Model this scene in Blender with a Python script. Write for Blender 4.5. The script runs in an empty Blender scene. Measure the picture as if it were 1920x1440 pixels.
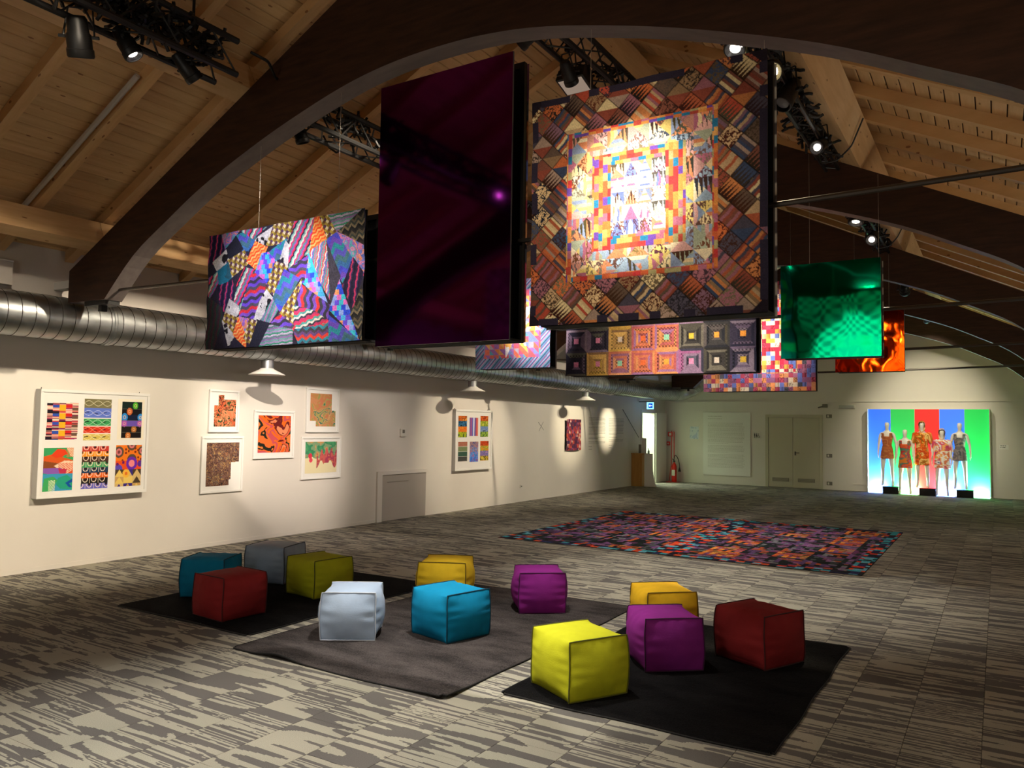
import bpy, bmesh, math, random
import numpy as np
from mathutils import Vector, Matrix

C = bpy.context.scene.collection
scene = bpy.context.scene
random.seed(7)
PI = math.pi

# ------------------------------------------------------------ camera, world, exposure
CAMZ = 1.65
cam_data = bpy.data.cameras.new('camera')
cam_data.sensor_width = 36.0
cam_data.lens = 36.0 * 1461.2 / 1920.0
cam_data.clip_end = 200
cam = bpy.data.objects.new('camera', cam_data)
C.objects.link(cam)
_r = Vector((0.848788, 0.528532, 0.014575)); _u = Vector((0.016188, -0.05353, 0.998435)); _f = Vector((-0.528485, 0.847224, 0.053992))
m = Matrix((( _r.x, _u.x, -_f.x, 0), (_r.y, _u.y, -_f.y, 0), (_r.z, _u.z, -_f.z, CAMZ), (0, 0, 0, 1)))
cam.matrix_world = m
scene.camera = cam

world = bpy.data.worlds.new('world'); scene.world = world
world.use_nodes = True
world.node_tree.nodes['Background'].inputs['Color'].default_value = (1.0, 0.86, 0.7, 1)
world.node_tree.nodes['Background'].inputs['Strength'].default_value = 0.02
scene.view_settings.view_transform = 'Standard'
scene.view_settings.look = 'None'
scene.view_settings.gamma = 1.0
scene.view_settings.use_curve_mapping = False
scene.view_settings.exposure = 0.5
scene.cycles.max_bounces = 6
scene.cycles.sample_clamp_indirect = 3.0
scene.cycles.caustics_reflective = False

def lamp(name, kind, loc, target, power, color=(1, .85, .65), size=.06, cone=40, blend=.6, parent=None, sizey=None):
    d = bpy.data.lights.new(name, kind)
    d.energy = power; d.color = color
    if kind == 'SPOT':
        d.spot_size = math.radians(cone); d.spot_blend = blend; d.shadow_soft_size = size
    elif kind == 'AREA':
        d.size = size
        if sizey: d.shape = 'RECTANGLE'; d.size_y = sizey
    else:
        d.shadow_soft_size = size
    o = bpy.data.objects.new(name, d); C.objects.link(o)
    v = Vector(target) - Vector(loc)
    o.rotation_euler = v.to_track_quat('-Z', 'Y').to_euler()
    o.location = loc
    if parent:
        o.location = Vector(loc) - parent.location; o.parent = parent
    return o

# added unseen soft fill: behind the camera and over the woven rugs
lamp('fill_light', 'AREA', (-3.2, -2.3, 4.7), (-4.0, 2.5, 0), 38, (1, .92, .84), 1.2)
lamp('fill_light', 'AREA', (-4.6, 10.7, 4.0), (-4.6, 10.7, 0), 45, (1, .90, .78), 1.0)
# warm area fill added out of view to brighten the roof
lamp('roof_fill', 'AREA', (-2.6, -3.4, 1.9), (-4.8, 3.2, 5.2), 36, (1, .91, .76), 1.6)
lamp('roof_fill', 'AREA', (1.7, 3.0, 1.5), (-4.5, 4.5, 5.2), 13, (1, .91, .76), .8)
lamp('roof_fill', 'AREA', (1.8, 8.6, 1.5), (-4.0, 9.5, 5.2), 13, (1, .91, .76), .8)
lamp('roof_fill', 'AREA', (1.8, 14.6, 1.5), (-4.0, 16.0, 4.8), 15, (1, .88, .72), .8)
lamp('cool_uplighter', 'SPOT', (1.5, 10.2, 1.2), (.7, 8.85, 3.0), 45, (.6, .82, 1), .1, 34, .6)
lamp('cool_uplighter', 'SPOT', (1.5, 14.4, 1.2), (.6, 13.2, 3.0), 45, (.6, .82, 1), .1, 34, .6)

# ------------------------------------------------------------ layout numbers (metres)
XL = -8.888; XL2 = -8.853 - .05
YF = 23.426; YB = -6.0; XR = 2.09; XM = -3.4
ARCH = [4.338 + 4.379 * (k - 1) for k in range(-1, 6)]   # y of near faces; ARCH[2] is the first one in view
A1, A2, A3, A4, A5 = ARCH[2:7]
def arch_top(x): return 5.49 - .49 * abs(x - XM)
def raft_z(x): return 5.824 - .49 * abs(x - XM)
def deck_z(x): return 5.935 - .49 * abs(x - XM)

# ------------------------------------------------------------ helpers
def lin(c):
    if isinstance(c, str): c = tuple(int(c[i:i+2], 16) / 255 for i in (0, 2, 4))
    elif max(c) > 1.001: c = tuple(a / 255 for a in c)
    return tuple((a / 12.92 if a <= .04045 else ((a + .055) / 1.055) ** 2.4) for a in c)

class MB:
    def __init__(s): s.v = []; s.f = []
    def add(s, vs, fs):
        n = len(s.v); s.v += [tuple(v) for v in vs]; s.f += [tuple(i + n for i in f) for f in fs]
    def box(s, x0, x1, y0, y1, z0, z1):
        s.add([(x0,y0,z0),(x1,y0,z0),(x1,y1,z0),(x0,y1,z0),(x0,y0,z1),(x1,y0,z1),(x1,y1,z1),(x0,y1,z1)],
              [(0,3,2,1),(4,5,6,7),(0,1,5,4),(1,2,6,5),(2,3,7,6),(3,0,4,7)])
        return s
    def prism(s, poly, axis, a, b):
        """poly: 2D outline, extruded along axis from a to b. axis y: (x,z); axis x: (y,z); axis z: (x,y)"""
        n = len(poly)
        def P(p, t): return (p[0], t, p[1]) if axis == 'y' else ((t, p[0], p[1]) if axis == 'x' else (p[0], p[1], t))
        vs = [P(p, a) for p in poly] + [P(p, b) for p in poly]
        fs = [tuple(range(n))[::-1], tuple(range(n, 2 * n))] + [(i, (i+1) % n, n + (i+1) % n, n + i) for i in range(n)]
        s.add(vs, fs); return s
    def tube(s, pts, r, seg=8, cap=True):
        pts = [Vector(p) for p in pts]; n = len(pts); rings = []
        rr = r if isinstance(r, (list, tuple)) else [r] * n
        t0 = (pts[1] - pts[0]).normalized()
        up = Vector((0, 0, 1)) if abs(t0.z) < .9 else Vector((1, 0, 0))
        a = t0.cross(up).normalized()
        vs = []
        for i, p in enumerate(pts):
            t = (pts[min(i+1, n-1)] - pts[max(i-1, 0)]).normalized()
            a = (a - t * a.dot(t)).normalized(); b = t.cross(a)
            for k in range(seg):
                w = 2 * PI * k / seg
                vs.append(p + (a * math.cos(w) + b * math.sin(w)) * rr[i])
        fs = []
        for i in range(n - 1):
            for k in range(seg):
                k2 = (k + 1) % seg
                fs.append((i*seg+k, i*seg+k2, (i+1)*seg+k2, (i+1)*seg+k))
        if cap:
            fs.append(tuple(range(seg))[::-1]); fs.append(tuple((n-1)*seg + k for k in range(seg)))
        s.add(vs, fs); return s
    def lathe(s, prof, seg=20, origin=(0,0,0), mat=None):
        """prof: (r, z) pairs about the z axis"""
        vs = []; n = len(prof)
        for r, z in prof:
            for k in range(seg):
                w = 2 * PI * k / seg; p = Vector((r * math.cos(w), r * math.sin(w), z))
                if mat is not None: p = mat @ p
                vs.append(p + Vector(origin))
        fs = []
        for i in range(n - 1):
            for k in range(seg):
                k2 = (k+1) % seg; fs.append((i*seg+k, i*seg+k2, (i+1)*seg+k2, (i+1)*seg+k))
        s.add(vs, fs); return s
    def build(s, name, mat, parent=None, smooth=False, world=False, bevel=0, kind=None):
        me = bpy.data.meshes.new(name)
        off = parent.location if (parent is not None and not world) else Vector((0, 0, 0))
        vs = s.v
        if parent is not None and world:
            off = Vector(parent.location)
            if parent.parent: off = off + Vector(parent.parent.location)
            vs = [(v[0]-off.x, v[1]-off.y, v[2]-off.z) for v in s.v]
        me.from_pydata([tuple(v) for v in vs], [], s.f); me.update()
        if smooth:
            me.polygons.foreach_set('use_smooth', [True] * len(me.polygons))
        if mat: me.materials.append(mat)
        o = bpy.data.objects.new(name, me); C.objects.link(o)
        if parent is not None: o.parent = parent
        if bevel:
            b = o.modifiers.new('bevel', 'BEVEL'); b.width = bevel; b.segments = 2; b.limit_method = 'ANGLE'
        if smooth:
            try: me.set_sharp_from_angle(angle=math.radians(40))
            except Exception: pass
        if kind: o['kind'] = kind
        return o

def tag(o, label, cat, group=None):
    o['label'] = label; o['category'] = cat
    if group: o['group'] = group
    return o
def thing(name, label, cat, loc=(0,0,0), rotz=0, group=None):
    o = bpy.data.objects.new(name, None); C.objects.link(o); o.empty_display_size = .1
    o.location = loc; o.rotation_euler = (0, 0, rotz)
    return tag(o, label, cat, group)
def struct(o): o['kind'] = 'structure'; return o

# ------------------------------------------------------------ materials
def mat(name, color, rough=.6, metal=0., spec=.5, sheen=0., emit=None, estr=0.):
    m = bpy.data.materials.new(name); m.use_nodes = True
    b = m.node_tree.nodes['Principled BSDF']
    b.inputs['Base Color'].default_value = (*lin(color), 1)
    b.inputs['Roughness'].default_value = rough; b.inputs['Metallic'].default_value = metal
    b.inputs['Specular IOR Level'].default_value = spec
    if sheen: b.inputs['Sheen Weight'].default_value = sheen
    if emit is not None:
        b.inputs['Emission Color'].default_value = (*lin(emit), 1); b.inputs['Emission Strength'].default_value = estr
    return m
class NT:
    def __init__(s, m): s.t = m.node_tree; s.b = m.node_tree.nodes['Principled BSDF']
    def n(s, typ, **kw):
        nd = s.t.nodes.new(typ)
        for k, v in kw.items():
            if k.startswith('i_'): nd.inputs[int(k[2:])].default_value = v
            else: setattr(nd, k, v)
        return nd
    def l(s, a, b): s.t.links.new(a, b)
    def math(s, op, a, b=None, c=None):
        nd = s.t.nodes.new('ShaderNodeMath'); nd.operation = op
        for i, x in enumerate((a, b, c)):
            if x is None: continue
            if isinstance(x, (int, float)): nd.inputs[i].default_value = x
            else: s.l(x, nd.inputs[i])
        return nd.outputs[0]
    def mix(s, f, a, b, op='MIX'):
        nd = s.t.nodes.new('ShaderNodeMix'); nd.data_type = 'RGBA'; nd.blend_type = op
        for sock, x in ((nd.inputs[0], f), (nd.inputs[6], a), (nd.inputs[7], b)):
            if isinstance(x, (int, float)): sock.default_value = x
            elif isinstance(x, tuple): sock.default_value = (*x, 1) if len(x) == 3 else x
            else: s.l(x, sock)
        return nd.outputs[2]
    def pos(s, scale=(1,1,1), obj=False):
        if obj: src = s.n('ShaderNodeTexCoord').outputs['Object']
        else: src = s.n('ShaderNodeNewGeometry').outputs['Position']
        mp = s.n('ShaderNodeMapping'); mp.inputs['Scale'].default_value = scale
        s.l(src, mp.inputs['Vector']); return mp.outputs[0]
    def noise(s, vec, scale=5, detail=3, rough=.5, dist=0):
        nd = s.n('ShaderNodeTexNoise'); nd.inputs['Scale'].default_value = scale; nd.inputs['Detail'].default_value = detail
        nd.inputs['Roughness'].default_value = rough; nd.inputs['Distortion'].default_value = dist
        s.l(vec, nd.inputs['Vector']); return nd.outputs['Fac']
    def bump(s, h, strength=.3, dist=.01):
        nd = s.n('ShaderNodeBump'); nd.inputs['Strength'].default_value = strength; nd.inputs['Distance'].default_value = dist
        s.l(h, nd.inputs['Height']); s.l(nd.outputs[0], s.b.inputs['Normal'])
    def ramp(s, f, stops):
        nd = s.n('ShaderNodeValToRGB'); r = nd.color_ramp
        while len(r.elements) < len(stops): r.elements.new(.5)
        for e, (p, c) in zip(r.elements, stops): e.position = p; e.color = (*lin(c), 1)
        s.l(f, nd.inputs[0]); return nd.outputs[0]

def noisy(name, color, color2, rough=.7, scale=3, stretch=(1,1,1), bump=0, bscale=60, obj=False, sheen=0, metal=0, spec=.4):
    m = mat(name, color, rough, metal, spec, sheen); t = NT(m)
    f = t.noise(t.pos(stretch, obj), scale, 4, .6)
    t.l(t.ramp(f, [(.35, color), (.65, color2)]), t.b.inputs['Base Color'])
    if bump: t.bump(t.noise(t.pos((1,1,1), obj), bscale, 2), bump, .004)
    return m

M = {}
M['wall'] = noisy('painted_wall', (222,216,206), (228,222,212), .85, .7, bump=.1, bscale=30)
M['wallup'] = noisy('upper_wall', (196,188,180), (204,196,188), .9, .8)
M['white'] = mat('white_paint', (235,232,225), .45)
M['frame'] = mat('white_frame', (240,238,232), .35)
M['mount'] = mat('mount_board', (236,234,228), .8)
M['black'] = mat('black_metal', (22,21,21), .45, .3)
M['blackcloth'] = mat('black_cloth', (14,13,14), .9)
M['steel'] = mat('steel_rod', (92,86,80), .35, .9)
M['wire'] = mat('hanging_wire', (190,180,165), .4, .8)
M['door'] = mat('cream_door', (196,190,166), .5)
M['grille'] = mat('grey_grille', (120,116,104), .5)
M['plastic'] = mat('white_plastic', (222,218,208), .35)
M['red'] = mat('red_enamel', (215,30,12), .3)
M['mann'] = mat('mannequin_white', (228,222,214), .35)
M['glow'] = mat('light_strip_glow', (255,255,255), .5, emit=(235,245,255), estr=9)
M['glow_blue'] = mat('blue_strip_glow', (200,220,255), .5, emit=(110,160,255), estr=9)
M['glow_green'] = mat('green_strip_glow', (200,255,220), .5, emit=(120,255,150), estr=9)
M['lens'] = mat('lamp_lens', (255,255,255), .2, emit=(255,244,228), estr=7)
M['lensb'] = mat('bright_lamp_lens', (255,255,255), .2, emit=(255,225,150), estr=90)
M['lensoff'] = mat('dark_lens', (120,120,125), .08, .6)
M['ink'] = mat('grey_text', (120,116,108), .8)
M['inkfaint'] = mat('faint_text', (188,182,172), .8)
M['inkdark'] = mat('dark_text', (40,40,42), .8)
M['piping'] = mat('piping', (30,20,20), .8)

# pine: planks vary board by board (object random), knots, long grain
def pine(name, c1, c2, knot, stretch, rand=.35):
    m = mat(name, c1, .55, 0, .3); t = NT(m)
    p = t.pos(stretch)
    f = t.noise(p, 3.0, 5, .6)
    base = t.ramp(f, [(.3, c1), (.7, c2)])
    vo = t.n('ShaderNodeTexVoronoi'); vo.inputs['Scale'].default_value = 4.6
    t.l(t.pos(tuple(a ** .45 for a in stretch)), vo.inputs['Vector'])
    kn = t.math('LESS_THAN', vo.outputs['Distance'], .10)
    col = t.mix(t.math('MULTIPLY', kn, .75), base, lin(knot))
    oi = t.n('ShaderNodeObjectInfo')
    k = t.math('MULTIPLY_ADD', oi.outputs['Random'], rand, 1 - rand / 2)
    cc = t.n('ShaderNodeCombineColor')
    for i in range(3): t.l(k, cc.inputs[i])
    t.l(t.mix(1.0, col, cc.outputs[0], 'MULTIPLY'), t.b.inputs['Base Color'])
    t.bump(t.noise(p, 12, 3), .15, .003)
    return m
M['plank'] = pine('pine_boards', (204,164,114), (220,184,134), (120,70,34), (9, .8, 9), .16)
M['beam'] = pine('pine_beam', (214,172,122), (230,192,142), (130,74,34), (7, .7, 7), .15)
M['raft'] = pine('pine_rafter', (206,164,112), (220,182,130), (124,68,30), (.8, 9, 2.5), .25)
m = mat('dark_glulam', (62,40,32), .6, 0, .25); t = NT(m)
f = t.noise(t.pos((.7, 4, 5)), 5, 5, .6)
t.l(t.ramp(f, [(.3, (46,30,22)), (.7, (72,46,32))]), t.b.inputs['Base Color'])
M['glulam'] = m
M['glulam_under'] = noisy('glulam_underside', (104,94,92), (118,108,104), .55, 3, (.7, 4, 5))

# galvanised duct
m = mat('galvanised_duct', (196,200,200), .3, 1.0); t = NT(m)
f = t.noise(t.pos((1, .6, 1)), 6, 4, .6)
t.l(t.ramp(f, [(.3, (172,178,180)), (.7, (212,216,218))]), t.b.inputs['Base Color'])
t.l(t.math('MULTIPLY_ADD', f, .3, .2), t.b.inputs['Roughness'])
M['duct'] = m
M['ductseam'] = mat('duct_seam', (52,48,44), .6, .5)

# carpet tiles: beige and grey streaks that run across the hall, columns .357 m wide
m = mat('carpet_tile', (150,140,120), .95, 0, .1); t = NT(m)
geo = t.n('ShaderNodeNewGeometry').outputs['Position']
sp = t.n('ShaderNodeSeparateXYZ'); t.l(geo, sp.inputs[0])
x, y = sp.outputs[0], sp.outputs[1]
CW = .357
col = t.math('FLOOR', t.math('DIVIDE', t.math('ADD', x, .10 + 40 * CW), CW))
yq = t.math('SNAP', y, .0075)
xj = t.math('SNAP', t.math('ADD', x, 0), .006)
def vec(a, b, c):
    nd = t.n('ShaderNodeCombineXYZ')
    for i, q in enumerate((a, b, c)):
        if isinstance(q, (int, float)): nd.inputs[i].default_value = q
        else: t.l(q, nd.inputs[i])
    return nd.outputs[0]
seed = t.math('MULTIPLY', col, 7.31)
big = t.noise(vec(t.math('MULTIPLY', xj, 2.0), t.math('MULTIPLY', yq, 16.0), seed), 1.0, 0, .4)
jag = t.noise(vec(t.math('MULTIPLY', xj, 30), t.math('MULTIPLY', yq, 130), seed), 1.0, 0, .4)
fine = t.noise(vec(t.math('MULTIPLY', xj, .6), t.math('MULTIPLY', yq, 62.0), t.math('ADD', seed, 3)), 1.0, 0, .3)
spk = t.noise(vec(t.math('MULTIPLY', xj, 14), t.math('MULTIPLY', yq, 75.0), seed), 1.0, 0, .3)
sel = t.noise(vec(t.math('MULTIPLY', x, .8), t.math('MULTIPLY', y, 5.0), t.math('ADD', seed, 11)), 1.0, 0, .3)
d_big = t.math('GREATER_THAN', t.math('ADD', big, t.math('MULTIPLY', t.math('SUBTRACT', jag, .5), .018)), .505)
d_fine = t.math('GREATER_THAN', t.math('ADD', fine, t.math('MULTIPLY', t.math('SUBTRACT', spk, .5), .22)), .5)
is_fine = t.math('GREATER_THAN', sel, .53)
dark = t.math('ADD', t.math('MULTIPLY', is_fine, d_fine), t.math('MULTIPLY', t.math('SUBTRACT', 1, is_fine), d_big))
tone = t.noise(vec(x, y, seed), 1.3, 1, .4)
light_c = t.ramp(tone, [(.3, (160,156,142)), (.7, (176,171,155))])
dark_c = t.ramp(tone, [(.3, (98,95,92)), (.7, (112,108,104))])
cc = t.mix(dark, light_c, dark_c)
loop = t.noise(t.pos((260, 260, 1)), 1, 1)
cc2 = t.mix(.35, cc, t.ramp(loop, [(.3, (110,110,110)), (.7, (255,255,255))]), 'MULTIPLY')
t.l(cc2, t.b.inputs['Base Color'])
t.bump(loop, .25, .003)
M['carpet'] = m

def pile(name, c1, c2):
    m = mat(name, c1, .97, 0, .05, 0); t = NT(m)
    a = t.noise(t.pos((1, 2.5, 1)), 2.2, 4, .65)
    b = t.noise(t.pos((1, 1.6, 1)), 75, 3, .7)
    k = t.math('MULTIPLY_ADD', b, .5, t.math('MULTIPLY', a, .5))
    t.l(t.ramp(k, [(.40, c1), (.60, c2)]), t.b.inputs['Base Color'])
    t.bump(t.noise(t.pos((1,1,1)), 90, 2), .9, .012)
    return m
M['rugblack'] = pile('black_pile', (7,7,8), (24,23,24))
M['ruggrey'] = pile('grey_pile', (40,37,37), (80,74,73))
M['rugedge'] = mat('rug_edge', (18,16,17), .9)

def fabric(name, c, shine=0.):
    m = mat(name, c, .85 - shine * 1.3, 0, .2 + shine * 1.2, 0); t = NT(m)
    f = t.noise(t.pos((1,1,1), True), 9, 3, .6)
    d = tuple(a * .95 for a in c)
    t.l(t.ramp(f, [(.3, d), (.7, c)]), t.b.inputs['Base Color'])
    t.bump(t.math('ADD', t.math('MULTIPLY', t.noise(t.pos((1,1,1), True), 260, 1), .4), t.math('MULTIPLY', t.noise(t.pos((1,1,3), True), 40, 2), .5)), .3, .004)
    return m

def mirror(name, c, wav=.5, scale=1.2, rough=.05):
    m = mat(name, c, rough, 1.0); t = NT(m)
    t.bump(t.noise(t.pos((1,1,.8)), scale, 1.5, .4), wav, .05)
    return m
M['purple_film'] = mirror('purple_mirror_film', (104,28,112), .14, .9, .07)
M['teal_film'] = mirror('teal_mirror_film', (0,240,170), .22, 1.7)
M['orange_film'] = mirror('orange_mirror_film', (255,80,10), .5, 2.2)
M['acryl'] = mat('panel_edge', (70,66,70), .4)
M['hatch'] = mat('grey_hatch', (176,168,158), .7)

def vcol(name, rough=.85, sheen=.0, bump=0):
    m = mat(name, (200,200,200), rough, 0, .2, sheen); t = NT(m)
    a = t.n('ShaderNodeAttribute'); a.attribute_name = 'col'
    t.l(a.outputs['Color'], t.b.inputs['Base Color'])
    if bump: t.bump(t.noise(t.pos((1,1,1)), 120, 2), bump, .006)
    return m
M['knit'] = vcol('knitted_patchwork', .95, 0, .5)
M['print'] = vcol('printed_paper', .8)
M['dress'] = vcol('printed_dress', .85)
M['woven'] = vcol('woven_rug', .95, 0, .4)

# ------------------------------------------------------------ the hall
fl = MB(); fl.box(XL - .3, XR, YB, YF + .1, -.12, -.006)
floor = struct(fl.build('floor', mat('floor_screed', (70,66,60), .9)))
# carpet tiles: each nearer tile is a piece of its own, the rest one joined part
TW, TL = .357, .714
tm = MB(); g = .0012
tm.add([(g,g,-.006),(TW-g,g,-.006),(TW-g,TL-g,-.006),(g,TL-g,-.006),(g,g,-.001),(TW-g,g,-.001),(TW-g,TL-g,-.001),(g,TL-g,-.001),
        (g+.002,g+.002,0),(TW-g-.002,g+.002,0),(TW-g-.002,TL-g-.002,0),(g+.002,TL-g-.002,0)],
       [(0,1,5,4),(1,2,6,5),(2,3,7,6),(3,0,4,7),(4,5,9,8),(5,6,10,9),(6,7,11,10),(7,4,8,11),(8,9,10,11)])
tiles = []
ix0 = int(math.floor((XL - .0 + .10) / TW)); ix1 = int(math.ceil((XR + .1) / TW))
for ix in range(ix0, ix1):
    for iy in range(-9, 33):
        x0 = -.10 + ix * TW; y0 = iy * TL + (ix % 2) * TL * .5
        if y0 > YF: continue
        cx, cy = x0 + TW/2, y0 + TL/2
        dx, dy = cx, cy
        zc = dx * _f.x + dy * _f.y - 1.65 * _f.z
        vis = zc > .3 and abs((dx*_r.x + dy*_r.y - 1.65*_r.z) / zc) < .74 and (dx*_u.x + dy*_u.y - 1.65*_u.z)/zc > -.56
        tiles.append((0 if vis else 1, math.hypot(dx, dy), x0, y0))
tiles.sort()
tmesh = None; rest = MB()
for i, (_, _, x0, y0) in enumerate(tiles):
    if i < 300:
        if tmesh is None:
            o = tm.build('carpet_tile', M['carpet'], floor); tmesh = o.data
        else:
            o = bpy.data.objects.new('carpet_tile', tmesh); C.objects.link(o); o.parent = floor
        o.location = (x0, y0, 0)
    else:
        rest.add([(a + x0, b + y0, c) for a, b, c in tm.v], tm.f)
rest.build('carpet_tiles', M['carpet'], floor, kind='stuff')

# left wall: the near stretch stands 5 cm proud of the far stretch; door opening at y 21.5-22.45
STEP = 14.55
w = MB()
w.box(XL - .3, XL, YB, STEP, 0, 2.55)
w.box(XL2 - .12, XL2, STEP, 21.5, 0, 2.55)
w.box(XL2 - .12, XL2, 21.5, 22.46, 2.16, 2.55)
w.box(XL2 - .12, XL2, 22.46, YF + .1, 0, 2.55)
wall_left = struct(w.build('wall_left', M['wall']))
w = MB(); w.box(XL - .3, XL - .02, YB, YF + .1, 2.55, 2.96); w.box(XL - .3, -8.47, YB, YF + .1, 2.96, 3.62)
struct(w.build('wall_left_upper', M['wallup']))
w = MB(); w.box(XR, XR + .2, YB, YF + .1, 0, 3.7); struct(w.build('wall_right', M['wall']))
def gable(y0, y1, z0=0):
    g = MB(); g.prism([(XL - .3, z0), (XR + .2, z0), (XR + .2, 3.4), (XM, 6.05), (XL - .3, 3.2)], 'y', y0, y1); return g
wall_back = struct(gable(YB - .2, YB).build('wall_back', M['wall']))
wall_far = struct(gable(YF, YF + .2).build('wall_far', M['wall']))
w = MB(); w.box(XL2, XR, YF - .035, YF, 2.46, 2.50); w.build('picture_ledge', M['wall'], wall_far)
# skirting of the left wall
b = MB(); b.box(XL, XL + .008, YB, 9.98, 0, .05); struct(b.build('baseboard_left', M['wall']))

# ceiling: deck boards along the hall, cut in lengths; the nearer ones are single pieces
ce = MB()
ce.prism([(XL - .3, deck_z(XL - .3) + .02), (XM, deck_z(XM) + .02), (XR + .2, deck_z(XR + .2) + .02), (XR + .2, deck_z(XR + .2) + .08), (XM, deck_z(XM) + .08), (XL - .3, deck_z(XL - .3) + .08)], 'y', YB - .2, YF + .2)
ceiling = struct(ce.build('ceiling', mat('roof_underlay', (66,47,30), .9)))
PW = .1095
def board(bm, xa, side, y0, y1):
    # xa: outer distance from the ridge; a thin board with chamfered edges
    g = .0045
    prof = []
    for d, h in ((g, .02), (PW - g, .02), (PW - g, .004), (PW - g - .004, 0), (g + .004, 0), (g, .004)):
        x = XM + side * (xa + d); prof.append((x, deck_z(x) + h))
    bm.prism(prof, 'y', y0, y1)
nb = int(5.75 / PW)
joined = MB(); n_single = 0
for side in (-1, 1):
    spans = [(-1.0, 8.6, True), (8.6, 17.4, True), (17.4, YF, False), (YB, -1.0, False)] if side < 0 else [(4.2, 13.0, True), (13.0, YF, False), (YB, 4.2, False)]
    for k in range(nb):
        for (y0, y1, single) in spans:
            if single:
                q = MB(); board(q, k * PW, side, y0 + .002, y1 - .002)
                q.build('board', M['plank'], ceiling, world=False); n_single += 1
            else:
                board(joined, k * PW, side, y0 + .002, y1 - .002)
joined.build('boards', M['plank'], ceiling, kind='stuff')
# rafters
RP = .6875
ry = [3.79 + RP * k for k in range(-14, 29)]
far = MB(); cnt = 0
for y in ry:
    if abs((y - ARCH[0]) % 4.379) < 0: continue
    for side in (-1, 1):
        if side < 0:
            xs = [XM - .02, XL - .28]; yy = y
        else:
            xs = [XM + .02, XR + .2]; yy = y + (6.70 - 3.79) - 4 * RP
        if yy < YB or yy > YF - .1: continue
        poly = [(xs[0], raft_z(xs[0])), (xs[1], raft_z(xs[1])), (xs[1], deck_z(xs[1]) + .002), (xs[0], deck_z(xs[0]) + .002)]
        single = (2.0 < yy < 17.5) if side < 0 else (4.4 < yy < 17.5)
        if single:
            q = MB(); q.prism(poly, 'y', yy, yy + .09); q.build('rafter', M['raft'], ceiling)
        else: far.prism(poly, 'y', yy, yy + .09)
far.build('rafters', M['raft'], ceiling, kind='stuff')
# purlins, square to the slope, bay by bay
ct, st = 1 / math.hypot(1, .49), .49 / math.hypot(1, .49)
def purlin_poly(xa, side, wdt=.2, h=.30):
    # xa: x of the lower edge nearest the outer wall
    z = arch_top(xa)
    n = (st * side, ct)          # out of the slope
    a = (-ct * side, st)         # up the slope
    p = (xa, z)
    return [p, (p[0] + a[0]*wdt, p[1] + a[1]*wdt), (p[0] + a[0]*wdt + n[0]*h, p[1] + a[1]*wdt + n[1]*h), (p[0] + n[0]*h, p[1] + n[1]*h)]
names = {-7.76: 'eave', -5.58: 'left', -1.18: 'right', .95: 'right eave'}
spans = [(YB, ARCH[1])] + [(ARCH[i], ARCH[i+1]) for i in range(1, 6)] + [(ARCH[6], YF)]
for xa, nm in names.items():
    side = -1 if xa < XM else 1
    for i, (y0, y1) in enumerate(spans):
        q = MB(); q.prism(purlin_poly(xa, side, .15 if xa < -7 else .2, .27 if xa < -7 else .30), 'y', y0 + .09, min(y1 + .085, YF)); q.build('purlin', M['beam'], ceiling)
for i, (y0, y1) in enumerate(spans):
    q = MB(); q.prism([(XM - .1, 5.42), (XM + .1, 5.42), (XM + .1, 5.80), (XM - .1, 5.80)], 'y', y0 + .19, min(y1, YF)); q.build('ridge_beam', M['beam'], ceiling)
# conduit on the boards
q = MB(); q.tube([(-6.08, 3.74, raft_z(-6.08) + .03), (-7.96, 3.74, raft_z(-7.96) + .03)], .024, 8)
o = q.build('conduit_pipe', mat('grey_conduit', (196,188,178), .5)); tag(o, 'pale grey conduit pipe running down the boards of the left roof slope', 'pipe')

# arched glulam beams
apts = [(-8.11, 2.85), (-7.46, 2.84), (-7.0, 3.23), (-6.5, 3.50), (-6.01, 3.74), (-5.4, 3.97), (-4.9, 4.13), (-4.32, 4.28), (-3.86, 4.35), (-3.4, 4.37)]
apts += [(2 * XM - a, b) for a, b in apts[::-1][1:]]
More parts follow.
